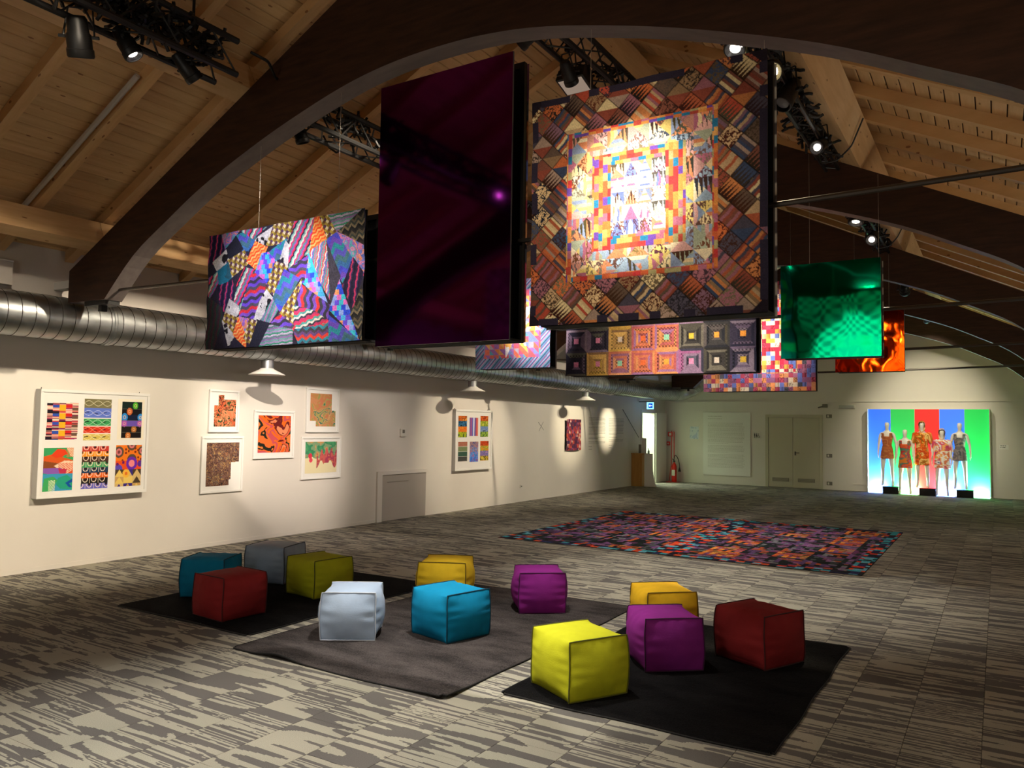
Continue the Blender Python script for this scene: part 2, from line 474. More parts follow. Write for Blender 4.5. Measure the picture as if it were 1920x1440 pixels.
# smooth the curve between the feet
def arch_curve():
    ctrl = apts[1:-1]; out = []
    for i in range(len(ctrl) - 1):
        p0 = ctrl[max(i-1, 0)]; p1 = ctrl[i]; p2 = ctrl[i+1]; p3 = ctrl[min(i+2, len(ctrl)-1)]
        for k in range(4):
            t_ = k / 4
            out.append(tuple(.5 * ((2*p1[j]) + (-p0[j]+p2[j])*t_ + (2*p0[j]-5*p1[j]+4*p2[j]-p3[j])*t_**2 + (-p0[j]+3*p1[j]-3*p2[j]+p3[j])*t_**3) for j in (0, 1)))
    out.append(ctrl[-1]); return out
curve = [apts[0]] + arch_curve() + [apts[-1]]
ord_ = ['behind the camera', 'over the camera', 'nearest in view, over the three front panels', 'second, above the teal panel', 'third, beyond the teal panel', 'fourth, partly hidden', 'farthest, close to the far wall']
def arch(i, y):
    T = .185
    t_ = thing('arched_beam', 'dark brown curved timber roof arch, ' + ord_[i], 'beam', (XM, y, 2.85))
    b = MB(); n = len(curve)
    top = [(x, max(arch_top(x), z + .02)) for x, z in curve]
    top[0] = (-8.11, arch_top(-8.11)); top[-1] = (2*XM + 8.11, arch_top(-8.11))
    vs = [(x, y, z) for x, z in curve] + [(x, y, z) for x, z in top] + [(x, y + T, z) for x, z in curve] + [(x, y + T, z) for x, z in top]
    fs = []
    for k in range(n - 1):
        fs += [(k, k+1, n+k+1, n+k), (2*n+k+1, 2*n+k, 3*n+k, 3*n+k+1), (n+k, n+k+1, 3*n+k+1, 3*n+k), (k+1, k, 2*n+k, 2*n+k+1)]
    fs += [(0, n, 3*n, 2*n), (n-1, 3*n-1, 4*n-1, 2*n-1)]
    b.add(vs, fs)
    o = b.build('glulam_body', M['glulam'], t_, world=True)
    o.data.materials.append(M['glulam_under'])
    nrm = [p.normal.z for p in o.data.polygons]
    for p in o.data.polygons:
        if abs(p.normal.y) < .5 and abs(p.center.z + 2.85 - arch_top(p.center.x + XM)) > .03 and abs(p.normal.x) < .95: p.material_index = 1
    if i >= 2:
        s = MB(); s.box(-7.84, -7.47, y + .02, y + .17, 2.80, 2.85); s.box(-7.66, -7.60, y + .06, y + .12, 2.74, 2.81)
        s.build('foot_shoe', M['black'], t_, world=True)
    s = MB(); s.box(XL - .02, -8.10, y + .04, y + .14, 3.02, 3.10); s.box(2*XM + 8.10, XR + .02, y + .04, y + .14, 3.02, 3.10)
    s.build('wall_bracket', M['white'], t_, world=True)
    return t_
for i, y in enumerate(ARCH): arch(i, y)

# tie rods (a little sag), one per arch in view
def tie_rod(k, y, nm):
    q = MB(); pts = []
    for j in range(25):
        x = -7.75 + j * (9.05 / 24); s = ((x + 3.4) / 4.4) ** 2
        pts.append((x, y + .09, 2.95 - .055 * (1 - s)))
    q.tube(pts, .016 if k < 2 else .02, 8)
    o = q.build('tie_rod', M['steel'], smooth=True); tag(o, 'thin steel tie rod spanning the hall ' + nm, 'rod')
tie_rod(1, A1, 'below the nearest arch, through the three front panels')
tie_rod(2, A2, 'at the second arch, through the teal panel')
tie_rod(3, A3, 'at the third arch, through the orange panel')
tie_rod(4, A4, 'at the fourth arch, the farthest rod')

# ------------------------------------------------------------ duct
DX, DZ, DR = -8.30, 2.70, .222
t_ = thing('air_duct', 'large round spiral galvanised air duct along the left wall', 'duct', (DX, 9, DZ))
prof = []; y = YB + .02; k = 0
while y < 22.55:
    prof += [(DR, y), (DR, y + .118), (DR + .003, y + .121), (DR + .003, y + .127)]
    y += .13
mt = Matrix.Rotation(-PI/2, 4, 'X')
q = MB(); q.lathe(prof, 36, (DX, 0, DZ), mt)
q.build('pipe', M['duct'], t_, smooth=False, world=True)
for p in t_.children[0].data.polygons: p.use_smooth = True
try: t_.children[0].data.set_sharp_from_angle(angle=math.radians(30))
except Exception: pass
q = MB(); yy = YB + .14
while yy < 22.55:
    q.lathe([(DR + .001, yy - .004), (DR + .005, yy), (DR + .001, yy + .004)], 36, (DX, 0, DZ), mt); yy += .13
q.build('spiral_seam', M['ductseam'], t_, world=True, kind='stuff')
for jy in (.9, 4.86, 9.25, 13.6, 18.0):
    q = MB(); q.lathe([(DR, jy - .03), (DR + .012, jy - .028), (DR + .012, jy - .004), (DR + .004, jy), (DR + .012, jy + .004), (DR + .012, jy + .028), (DR, jy + .03)], 36, (DX, 0, DZ), mt)
    q.build('coupling', M['duct'], t_, smooth=True, world=True)
# elbow and the branch that climbs along the far wall
def bend(c0, c1, c2, n):
    return [Vector(c0) * (1-s)**2 + Vector(c1) * 2 * s * (1-s) + Vector(c2) * s * s for s in [i / n for i in range(n+1)]]
pts = bend((DX, 22.5, DZ), (DX + .02, 22.98, DZ), (DX + .42, 23.05, DZ + .18), 9)
q = MB(); q.tube(pts, DR + .004, 32); q.build('elbow', M['duct'], t_, smooth=True, world=True)
q = MB(); a = Vector((DX + .40, 23.05, DZ + .17)); b_ = Vector((-5.1, 23.1, 4.35)); pts = []; rr = []
for j in range(28):
    p0 = a.lerp(b_, j / 28); p1 = a.lerp(b_, (j + .92) / 28); pts += [p0, p1]; rr += [DR - .01, DR - .01]
    if j < 27: pts += [a.lerp(b_, (j + .94) / 28), a.lerp(b_, (j + .98) / 28)]; rr += [DR - .005, DR - .005]
q.tube(pts, rr, 28); q.build('branch_pipe', M['duct'], t_, smooth=True, world=True)
# hangers
for hy in (A1 + .12, A2 + .12, A3 + .12, A4 + .12):
    q = MB(); q.tube([(DX + .45, hy, 2.98), (DX + .28, hy, 2.86), (DX + .1, hy, DZ + DR + .01)], .008, 6); q.build('hanger', M['black'], t_, world=True)

def diffuser(y, which):
    d = thing('air_diffuser', 'cone shaped metal air outlet under the duct, ' + which, 'air outlet', (DX - .02, y, 2.3))
    x = DX - .02
    q = MB(); q.lathe([(.085, .19), (.085, .06)], 24, (x, y, 2.3)); q.build('neck', M['duct'], d, smooth=True, world=True)
    q = MB(); q.lathe([(.085, .075), (.10, .06), (.235, -.005), (.24, -.012), (.225, -.012), (.08, .04)], 28, (x, y, 2.3)); q.build('cone', M['white'], d, smooth=True, world=True)
    q = MB(); q.lathe([(.001, .0), (.05, .0), (.05, -.006), (.001, -.006)], 16, (x, y, 2.318)); q.build('centre_plate', M['white'], d, smooth=True, world=True)
diffuser(7.12, 'nearest, over the orange framed print')
diffuser(11.95, 'middle one, near the tall six-print frame')
diffuser(16.65, 'farthest, near the small quilt on the wall')
# thin pole hooked on the far end of the left wall

# ------------------------------------------------------------ canvases: printed and knitted surfaces as coloured grids
def hash2(ix, iy, seed):
    n = (ix.astype(np.int64) * 374761393 + iy.astype(np.int64) * 668265263 + seed * 974634777) & 0x7fffffff
    n = ((n ^ (n >> 13)) * 1274126177) & 0x7fffffff
    n = (n ^ (n >> 16)) & 0xffffff
    return n / float(0xffffff)
def vnoise(x, y, seed=0):
    ix = np.floor(x); iy = np.floor(y); fx = x - ix; fy = y - iy
    fx = fx*fx*(3-2*fx); fy = fy*fy*(3-2*fy)
    a = hash2(ix, iy, seed); b = hash2(ix+1, iy, seed); c = hash2(ix, iy+1, seed); d = hash2(ix+1, iy+1, seed)
    return (a*(1-fx)+b*fx)*(1-fy) + (c*(1-fx)+d*fx)*fy
def fb(x, y, seed=0): return .6 * vnoise(x, y, seed) + .27 * vnoise(2.1*x, 2.1*y, seed+5) + .13 * vnoise(4.3*x, 4.3*y, seed+9)
def rgb(h):
    if isinstance(h, str): return np.array([int(h[i:i+2], 16) / 255 for i in (0, 2, 4)])
    h = np.array(h, float); return h / 255 if h.max() > 1.001 else h
def pick(idx, cols):
    a = np.array([rgb(c) for c in cols]); return a[np.clip(idx.astype(int), 0, len(cols)-1)]
def stripes(X, Y, cols, ang=0, w=.02, amp=0, wl=.05, seed=0, zig=False):
    c, s = math.cos(math.radians(ang)), math.sin(math.radians(ang))
    a = X * c + Y * s; b = -X * s + Y * c
    if amp:
        ph = b / wl
        a = a + amp * ((np.abs((ph % 1) - .5) * 4 - 1) if zig else np.sin(ph * 2 * PI))
    return pick(np.floor(a / w) % len(cols), cols)
def blob(X, Y, cols, sc=20, seed=0):
    n = fb(X * sc, Y * sc, seed); n = np.clip((n - .2) / .6, 0, .999)
    return pick(np.floor(n * len(cols)), cols)
class Canvas:
    def __init__(s, w, h, W, Hh, bg='ffffff'):
        """w,h cells; W,Hh real size in metres"""
        s.w, s.h = w, h; s.W, s.H = W, Hh
        s.U, s.V = np.meshgrid((np.arange(w) + .5) / w, (np.arange(h) + .5) / h)
        s.X, s.Y = s.U * W, s.V * Hh
        s.a = np.ones((h, w, 3)) * rgb(bg); s.hgt = np.zeros((h, w))
    def mask(s, pts, jag=0, seed=0):
        U, V = s.U, s.V
        if jag: U = U + jag * (vnoise(s.X*60, s.Y*60, seed) - .5); V = V + jag * (vnoise(s.X*60, s.Y*60, seed+3) - .5)
        m = np.zeros(s.a.shape[:2], bool); n = len(pts)
        for i in range(n):
            (x0, y0), (x1, y1) = pts[i], pts[(i+1) % n]
            if y0 == y1: continue
            c = ((y0 > V) != (y1 > V)) & (U < (x1 - x0) * (V - y0) / (y1 - y0) + x0)
            m ^= c
        return m
    def put(s, m, col):
        s.a[m] = col[m] if isinstance(col, np.ndarray) and col.ndim == 3 else rgb(col)
    def poly(s, pts, col, jag=0): s.put(s.mask(pts, jag), col)
    def rect(s, u0, v0, u1, v1, col): s.put((s.U >= u0) & (s.U < u1) & (s.V >= v0) & (s.V < v1), col)
    def disc(s, u, v, r, col, r0=0):
        d = np.hypot(s.X - u * s.W, s.Y - v * s.H); s.put((d < r) & (d >= r0), col)
    def knit(s, k=.12, seed=1):
        n = hash2(np.floor(s.U * s.w), np.floor(s.V * s.h), seed)
        n2 = vnoise(s.X * 25, s.Y * 25, seed + 2)
        s.a = np.clip(s.a * (1 - k + 1.2 * k * n[..., None] + .5 * k * n2[..., None]), 0, 1)
def tolin(a): return np.where(a <= .04045, a / 12.92, ((a + .055) / 1.055) ** 2.4)
def canvas_mesh(name, cv, P0, Uv, Vv, mt, parent=None, world=True, relief=0., bend=None):
    """P0 top-left, Uv to top-right, Vv to bottom-left"""
    P0, Uv, Vv = Vector(P0), Vector(Uv), Vector(Vv)
    N = Uv.cross(Vv).normalized() * -1     # towards the viewer
    h, w = cv.h, cv.w
    gu, gv = np.meshgrid(np.arange(w) / (w - 1), np.arange(h) / (h - 1))
    off = (cv.hgt * relief) if relief else np.zeros((h, w))
    if bend is not None: off = off + bend(gu, gv)
    co = np.empty((h, w, 3))
    for i in range(3): co[..., i] = P0[i] + Uv[i] * gu + Vv[i] * gv + N[i] * off
    if parent is not None and world:
        L = Vector(parent.location)
        if parent.parent: L = L + parent.parent.location
        co -= np.array(L)
    idx = np.arange(w * h).reshape(h, w)
    q = np.stack([idx[:-1, :-1], idx[1:, :-1], idx[1:, 1:], idx[:-1, 1:]], -1).reshape(-1, 4)
    keep = getattr(cv, 'keep', None)
    if keep is not None: q = q[keep[:-1, :-1].reshape(-1)]
    me = bpy.data.meshes.new(name)
    me.vertices.add(w * h); me.vertices.foreach_set('co', co.reshape(-1))
    nf = len(q); me.loops.add(nf * 4); me.loops.foreach_set('vertex_index', q.reshape(-1).astype(np.int32))
    me.polygons.add(nf); me.polygons.foreach_set('loop_start', np.arange(nf, dtype=np.int32) * 4)
    me.update(calc_edges=True)
    at = me.color_attributes.new('col', 'FLOAT_COLOR', 'POINT')
    c4 = np.ones((h, w, 4), np.float32); c4[..., :3] = tolin(cv.a)
    at.data.foreach_set('color', c4.reshape(-1))
    me.materials.append(mt)
    o = bpy.data.objects.new(name, me); C.objects.link(o)
    if parent is not None: o.parent = parent
    return o

# ---- knitted crazy patchwork of the left panel
KP = {
 'navypink': lambda X, Y: stripes(X, Y, ['221c3a', '2a2344', 'c03a68', '3a2a56', '1b1830'], 8, .014, .004, .06),
 'pastel': lambda X, Y: blob(X, Y, ['c68ab0', '5ea0b4', 'a06ac0', 'e09078', '6a78c8', 'c87aa8'], 16, 3),
 'blueteal': lambda X, Y: stripes(X, Y, ['3c6ea8', '4a4ac8', '6a4ab8', '2e8a9a', '5a58c0', '46707e'], 70, .05, .03, .12, zig=True),
 'navy': lambda X, Y: stripes(X, Y, ['23222e', '282836'], 30, .01),
 'cow': lambda X, Y: np.where((fb(X*14, Y*14, 8) > .62)[..., None], rgb('1e1b20'), rgb('d6d2cc') * (.8 + .3 * fb(X*30, Y*30, 2)[..., None])),
 'weave': lambda X, Y: pick((np.floor((X*.8+Y*.6)/.028) + 2*np.floor((-X*.6+Y*.8)/.022)) % 5, ['8a7424', '5a3a58', 'e0d0a8', '6a4a30', 'b49a44']),
 'teal': lambda X, Y: blob(X, Y, ['2a5a6a', '1f6f88', '2f84a0'], 6, 4),
 'diagred': lambda X, Y: stripes(X, Y, ['e0324e', '2e2a48', '7fb0a0', 'd8d4c0', 'c8346a', '4a8a80', '8a5aa8'], 32, .016, .004, .05),
 'orange': lambda X, Y: stripes(X, Y, ['f2622e', 'ff9a4a', 'f04a20', 'ffb86a'], 60, .016, .008, .06, zig=True),
 'dots': lambda X, Y: pick(np.floor(hash2(np.floor(X/.045 + .5*(np.floor(Y/.04) % 2)), np.floor(Y/.04), 3) * 7), ['3050e0', 'e070c8', '4ab0e8', 'f0a070', '6a50e0', '90a8f0', '40c0d8']),
 'wavepr': lambda X, Y: stripes(X, Y, ['6a46c0', '504c58', 'd8343c', '7a50b8', '3a3844'], 80, .028, .010, .12),
 'diagteal': lambda X, Y: stripes(X, Y, ['7a6a9a', '4a9a8a', 'b07aa0', '8a88a0', '3e8878'], 28, .014),
 'hgreen': lambda X, Y: stripes(X, Y, ['6a9a90', 'a08ab0', '3a8a6a', 'b8a8c0', '5a7a78', '8a6a9a'], 86, .014, .003, .09),
 'darkzig': lambda X, Y: stripes(X, Y, ['2a2826', '5a5040', '363c38', '7a6c54', '1e1e20'], 80, .022, .018, .07, zig=True),
 'vwave': lambda X, Y: stripes(X, Y, ['6ab0a8', 'e04a5a', 'd8d0c8', '8a5ac0', '4a9aa0', 'c05a88'], 12, .013, .004, .06),
 'vwave2': lambda X, Y: stripes(X, Y, ['7a52b8', 'd83a3a', '44424e', '6a50c0', '3a3844'], 8, .034, .012, .11),
 'knit': lambda X, Y: stripes(X, Y, ['4a4658', '3a3846'], 5, .008),
 'hred': lambda X, Y: stripes(X, Y, ['e03a5a', '4aa098', 'e0dcd0', '3a3a4a', 'c03a6a'], 74, .017, .006, .07),
 'zigred': lambda X, Y: stripes(X, Y, ['d8443a', '3a8aa0', '4a4450', '6a4a80'], 90, .026, .014, .09, zig=True),
 'dkgreen': lambda X, Y: stripes(X, Y, ['2a4038', '38323a', '4a2a34'], 10, .02, .004, .1),
}
Q1=[('navypink',[(0.012,0.002),(0.092,0.008),(0.131,0.145),(0.119,0.208),(0.033,0.25),(0.002,0.245)]),
('pastel',[(0.092,0.008),(0.219,0.004),(0.12,0.143)]),
('blueteal',[(0.199,0.047),(0.307,0.012),(0.332,0.099),(0.284,0.181),(0.244,0.174)]),
('navy',[(0.124,0.144),(0.195,0.051),(0.244,0.165),(0.139,0.249)]),
('cow',[(0.04,0.242),(0.124,0.153),(0.147,0.25),(0.074,0.331)]),
('weave',[(0.139,0.249),(0.255,0.185),(0.288,0.291),(0.167,0.392)]),
('teal',[(0.059,0.338),(0.144,0.268),(0.167,0.392),(0.117,0.449),(0.07,0.424)]),
('diagred',[(0.007,0.377),(0.067,0.34),(0.074,0.425),(0.014,0.566)]),
('navypink',[(0.079,0.463),(0.176,0.43),(0.195,0.552),(0.148,0.675),(0.109,0.661)]),
('orange',[(0.332,0.108),(0.412,0.167),(0.348,0.355),(0.28,0.272)]),
('cow',[(0.352,0.075),(0.456,0.014),(0.405,0.166),(0.332,0.108)]),
('weave',[(0.456,0.01),(0.586,0.005),(0.537,0.145),(0.468,0.168),(0.405,0.166)]),
('diagred',[(0.261,0.341),(0.334,0.371),(0.259,0.688),(0.198,0.635),(0.214,0.463)]),
('dots',[(0.379,0.234),(0.457,0.238),(0.474,0.321),(0.409,0.481),(0.342,0.372)]),
('weave',[(0.467,0.32),(0.544,0.367),(0.469,0.578),(0.411,0.526)]),
('wavepr',[(0.321,0.387),(0.403,0.489),(0.386,0.612),(0.334,0.768),(0.238,0.722),(0.27,0.58)]),
('cow',[(0.412,0.544),(0.456,0.621),(0.392,0.792),(0.335,0.777),(0.379,0.611)]),
('diagteal',[(0.456,0.621),(0.501,0.697),(0.436,0.823),(0.385,0.782)]),
('blueteal',[(0.428,0.224),(0.53,0.144),(0.538,0.19),(0.5,0.29),(0.473,0.294)]),
('cow',[(0.53,0.162),(0.559,0.211),(0.551,0.368),(0.5,0.29)]),
('diagred',[(0.586,0.005),(0.713,0.004),(0.681,0.259),(0.558,0.361),(0.559,0.193)]),
('orange',[(0.707,0.02),(0.739,0.009),(0.78,0.19),(0.682,0.285)]),
('weave',[(0.739,0.001),(0.79,-0.006),(0.84,0.149),(0.783,0.182)]),
('hgreen',[(0.79,-0.006),(0.985,0.001),(0.846,0.151)]),
('darkzig',[(0.985,0.009),(0.993,0.27),(0.846,0.151)]),
('pastel',[(0.846,0.159),(0.99,0.287),(0.993,0.488),(0.915,0.341)]),
('blueteal',[(0.784,0.208),(0.84,0.167),(0.929,0.377),(0.877,0.529),(0.808,0.357)]),
('vwave',[(0.682,0.285),(0.778,0.215),(0.805,0.647),(0.735,0.483)]),
('knit',[(0.785,0.234),(0.863,0.494),(0.819,0.709)]),
('dots',[(0.676,0.292),(0.735,0.483),(0.8,0.715),(0.643,0.505)]),
('dots',[(0.865,0.545),(0.978,0.994),(0.814,0.751)]),
('navypink',[(0.935,0.378),(0.994,0.504),(0.94,0.748),(0.885,0.573)]),
('darkzig',[(0.991,0.604),(0.997,0.996),(0.929,0.797)]),
('wavepr',[(0.558,0.387),(0.67,0.309),(0.65,0.506),(0.581,0.461)]),
('blueteal',[(0.525,0.4),(0.616,0.484),(0.515,0.725),(0.463,0.604)]),
('weave',[(0.636,0.495),(0.616,0.693),(0.601,0.849),(0.509,0.734)]),
('vwave2',[(0.644,0.54),(0.8,0.706),(0.791,0.808),(0.609,0.692)]),
('hred',[(0.61,0.701),(0.717,0.748),(0.811,0.844),(0.805,0.869),(0.602,0.875)]),
('zigred',[(0.602,0.884),(0.805,0.86),(0.815,0.98),(0.633,0.991)]),
('wavepr',[(0.509,0.751),(0.602,0.857),(0.589,0.882),(0.45,0.825)]),
('weave',[(0.14,0.683),(0.232,0.739),(0.2,0.882),(0.121,0.764)]),
('cow',[(0.167,0.585),(0.228,0.647),(0.232,0.739),(0.14,0.683)]),
('cow',[(0.113,0.754),(0.208,0.892),(0.167,0.98)]),
('orange',[(0.232,0.748),(0.292,0.8),(0.285,0.99),(0.2,0.882)]),
('pastel',[(0.235,0.74),(0.305,0.765),(0.28,0.871)]),
('weave',[(0.305,0.765),(0.364,0.798),(0.313,0.974),(0.275,0.916)]),
('navy',[(0.364,0.789),(0.45,0.825),(0.392,0.989),(0.313,0.983)]),
('hgreen',[(0.45,0.834),(0.582,0.882),(0.579,0.986),(0.385,0.993)]),
('blueteal',[(0.81,0.801),(0.978,0.994),(0.816,0.989)]),
('dkgreen',[(0.014,0.566),(0.109,0.661),(0.107,0.791),(0.054,0.999),(-0.0,1.0)]),
('diagred',[(0.234,0.007),(0.393,0.011),(0.31,0.086)])]
def make_q1():
    W, Hh = 1.80, 1.0
    cv = Canvas(400, 224, W, Hh, '2c2838')
    for kind, pts in Q1:
        cx = sum(p[0] for p in pts) / len(pts); cy = sum(p[1] for p in pts) / len(pts)
        cv.poly([(cx + (a - cx) * 1.12, cy + (b - cy) * 1.12) for a, b in pts], KP[kind](cv.X, cv.Y))
    cv.knit(.22, 3)
    cv.hgt = fb(cv.X * 40, cv.Y * 40, 4)
    return cv
WARM = ['a8583a', 'c07a48', '8a4636', 'b04c38', 'd8c494', '7a5a6a', '4a4450', '8a6e50', 'b89a74', '5e4c40', '96606a', 'c0683c', '3a4660', 'cdb083', 'a08878', '7a4a3c']
def tile_pattern(A, B, ids, pal, seed, sc=1.):
    """A,B local coordinates 0..1 in each cell; ids integer per cell"""
    r1 = hash2(ids, ids * 0 + 1, seed); r2 = hash2(ids, ids * 0 + 2, seed); r3 = hash2(ids, ids*0+3, seed); r4 = hash2(ids, ids*0+4, seed); r5 = hash2(ids, ids*0+5, seed)
    n = len(pal); c1 = pick(np.floor(r1*n), pal); c2 = pick(np.floor(r2*n), pal); c3 = pick(np.floor(r3*n), pal)
    out = c1.copy()
    st = (np.floor((A + .02*np.sin(B*9)) * 6) % 3)
    a = np.where((st == 0)[..., None], c1, np.where((st == 1)[..., None], c2, c3))
    st2 = (np.floor(B * 6) % 3); b = np.where((st2 == 0)[..., None], c1, np.where((st2 == 1)[..., None], c2, c3))
    sq = fb(A * 9 + ids * 3.1, B * 5 + ids * 1.7, seed + 7); c = np.where((np.abs(sq - .5) < .09)[..., None], c1 * .55, np.clip(c2 * 1.1, 0, 1))
    tri = np.where((((A * 5) % 1) > B)[..., None], c3 * .35, np.clip(c2 * 1.05, 0, 1))
    d = np.where((A > B)[..., None], c1, c2)
    k = np.floor(r4 * 6)
    for i, p in enumerate((a, b, c, tri, d, c)):
        out = np.where((k == i)[..., None], p, out)
    return out
def make_bq():
    W, Hh = 1.50, 1.46
    cv = Canvas(330, 320, W, Hh, '241c24'); U, V = cv.U, cv.V
    X, Y = cv.X, cv.Y
    s = .152
    a = (X + Y) / s; b = (X - Y) / s
    ids = np.floor(a) * 57 + np.floor(b) * 131
    pat = tile_pattern(a % 1, b % 1, ids, WARM, 11)
    edge = np.minimum(np.minimum(a % 1, 1 - a % 1), np.minimum(b % 1, 1 - b % 1))
    pat = np.where((edge < .03)[..., None], pat * .55, pat)
    corner = (np.minimum(U, 1 - U) + np.minimum(V, 1 - V)) < .07
    rim = (np.minimum(U, 1-U) < .03) | (np.minimum(V, 1-V) < .03)
    cv.a = np.where(corner[..., None], rgb('241c26'), pat)
    cv.a = np.where((rim & (hash2(np.floor(U*22), np.floor(V*22), 5) > .5))[..., None], rgb('2e2838'), cv.a)
    # ring of triangles
    ring = (U > .174) & (U < .815) & (V > .174) & (V < .818)
    LIGHT = ['e8cfa0', 'd8a8a0', '9ab0c4', 'c08878', 'e0c878', 'b06a80', 'a8b098', 'd88a60', 'ecdcb8', '8a9ab8']
    s2 = .137
    gx, gy = (X - .174*W) / s2, (Y - .174*Hh) / s2
    lx, ly = gx % 1, gy % 1
    q = (lx > ly).astype(int) + 2 * (lx > 1 - ly).astype(int)
    ids = np.floor(gx) * 37 + np.floor(gy) * 91 + q * 13
    rp = tile_pattern(lx, ly, ids, LIGHT, 23)
    cv.put(ring, rp)
    def bricks(m, horiz, seed, pal):
        t1 = X if horiz else Y
        t2 = Y if horiz else X
        i = np.floor(t1 / .05 + hash2(np.floor(t2/.03), t2*0, seed)); idx = np.floor(hash2(i, np.floor(t2 / .03), seed) * len(pal))
        cv.put(m, pick(idx, pal))
    BR = ['c8603a', 'b0483a', 'd8904a', '2a78a0', '6a48a0', 'c03a3a', 'a8a070', 'e0a860', 'b06a80', 'd07a40']
    def frame(u0, v0, u1, v1, t_, seed):
        bricks((U > u0) & (U < u1) & (V > v0) & (V < v0 + t_), True, seed, BR)
        bricks((U > u0) & (U < u1) & (V > v1 - t_) & (V < v1), True, seed+1, BR)
        bricks((U > u0) & (U < u0 + t_) & (V > v0) & (V < v1), False, seed+2, BR)
        bricks((U > u1 - t_) & (U < u1) & (V > v0) & (V < v1), False, seed+3, BR)
    frame(.174, .174, .815, .818, .022, 31)
    frame(.29, .293, .692, .70, .085, 41)
    cen = (U > .375) & (U < .610) & (V > .343) & (V < .643)
    gx, gy = (U - .375) / .235 * 4, (V - .343) / .30 * 5
    lx, ly = gx % 1, gy % 1
    up = (ly > np.abs(lx - .5) * 2).astype(int)
    ids = np.floor(gx) * 17 + np.floor(gy) * 71 + up * 5 + 3
    cp = tile_pattern(lx, ly, ids, ['f4ecdc', 'f0e4d8', '6a7ab8', 'd89070', 'f4f0e4', 'e8c8a0', 'a06a90', 'f0e8d8'], 53)
    cv.put(cen, cp)
    cv.knit(.15, 6)
    cv.hgt = np.where(ring, .5, 0) + .5 * fb(X * 40, Y * 40, 3)
    return cv
def make_star():
    W, Hh = 1.14, 1.16
    cv = Canvas(180, 184, W, Hh, '6a78a8'); U, V, X, Y = cv.U, cv.V, cv.X, cv.Y
    diag = stripes(X, Y, ['5a88b0', '8a5a8a', '9ab0d0', '4a5a8a', 'c08ab0', '6aa0b8', '3a4668'], 45, .016)
    cv.a = diag
    ins = (U > .12) & (U < .88) & (V > .12) & (V < .88)
    g = .075; lx, ly = (X / g) % 1, (Y / g) % 1
    ids = np.floor(X / g) * 31 + np.floor(Y / g) * 77 + (lx > ly) * 5
    cv.put(ins, pick(np.floor(hash2(ids, ids*0, 9) * 9), ['e08a50', 'c85a7a', '7a8ac8', 'e0a860', '9a6ab0', 'd8705a', 'a8a0b0', '5aa0b8', 'd0606a']))
    pts = []
    for k in range(16):
        r = .40 if k % 2 == 0 else .17
        pts.append((.5 + r * math.cos(k * PI / 8 + .2), .5 + r * math.sin(k * PI / 8 + .2)))
    n = fb(X * 9, Y * 9, 4)
    cv.poly(pts, pick(np.floor(n * 4), ['e8e0f0', 'f0b860', 'f4f0f4', 'e0e8f4']))
    cv.knit(.12, 5); return cv
def make_log():
    W, Hh = 2.34, 1.16
    cv = Canvas(330, 164, W, Hh, '5a5058'); U, V, X, Y = cv.U, cv.V, cv.X, cv.Y
    nx, ny = 8, 4
    gx, gy = U * nx, V * ny; ix, iy = np.floor(gx), np.floor(gy); lx, ly = gx % 1 - .5, gy % 1 - .5
    ring = np.floor(np.maximum(np.abs(lx), np.abs(ly)) * 2 * 4.99)
    side = np.where(np.abs(lx) > np.abs(ly), np.where(lx > 0, 0, 1), np.where(ly > 0, 2, 3))
    themes = [['2c2a3c', '6a5a70', '8a7a8a', '3a3446'], ['3a3444', '5a5a52', '2a2838', '7a6a80'], ['c09a4a', 'b08a50', 'd0a860', '8a6a4a'], ['b86a50', '8a5a70', 'c88a60', '9a6a80'],
              ['c87050', 'd08a58', 'b05a5a', '9a6a90'], ['8a7088', '5a5868', 'a0608a', '3a3848'], ['4a463e', '2a2828', '6a6458', '3a3634'], ['3c3a3a', '5a5250', '2a2a30', '4a4438']]
    out = np.zeros_like(cv.a)
    th = (ix + np.floor(hash2(ix, iy, 4) * 2)) % 8
    for k in range(8):
        c = pick(np.floor(hash2(ix * 13 + iy * 7 + ring * 3 + side * 5, ring, 6) * 4), themes[k])
        out = np.where((np.abs(th - k) < .5)[..., None], c, out)
    ck = ((np.floor(X / .02) + np.floor(Y / .02)) % 2 == 0) & ((ring % 2) == 1) & (hash2(ix*5 + side, iy, 8) > .5)
    out = np.where(ck[..., None], out * .55, out)
    cv.a = out
    cen = ring < 1
    cv.put(cen, pick(np.floor(hash2(ix, iy, 13) * 6), ['e06a3a', 'd8b040', '8ac0a0', 'e08ab0', 'f09a40', 'd0c0b0']))
    cv.knit(.2, 7); return cv
def make_check(W, Hh, nx, ny, cells, seed=0, warm=True):
    cv = Canvas(cells, int(cells * Hh / W), W, Hh); U, V, X, Y = cv.U, cv.V, cv.X, cv.Y
    gx, gy = U * nx, V * ny; ix, iy = np.floor(gx), np.floor(gy)
    r = hash2(ix, iy, seed + 2)
    d = np.maximum(np.abs(U - .5), np.abs(V - .5))
    inner = ['f0dca0', 'b83048', 'f0e0b8', 'c03a4a', 'f0b050', '6a80c8', 'e8d8c0', 'c04860']
    outer = ['6a78c0', 'c88a60', '8a5a80', 'd8c8b0', '5a5a68', 'e0905a', 'a86a88', 'b04860']
    ci = pick(np.floor(r * 8), inner); co_ = pick(np.floor(r * 8), outer)
    cv.a = np.where((d < .33)[..., None], ci, co_)
    lx, ly = gx % 1, gy % 1; kind = np.floor(hash2(ix, iy, seed + 5) * 4)
    cv.a = np.where(((kind == 1) & (np.floor(lx * 6) % 2 == 0))[..., None], cv.a * .6, cv.a)
    cv.a = np.where(((kind == 2) & (fb(lx*6+ix*3, ly*6+iy*5, 2) > .55))[..., None], cv.a * .65, cv.a)
    cv.knit(.1, seed); return cv
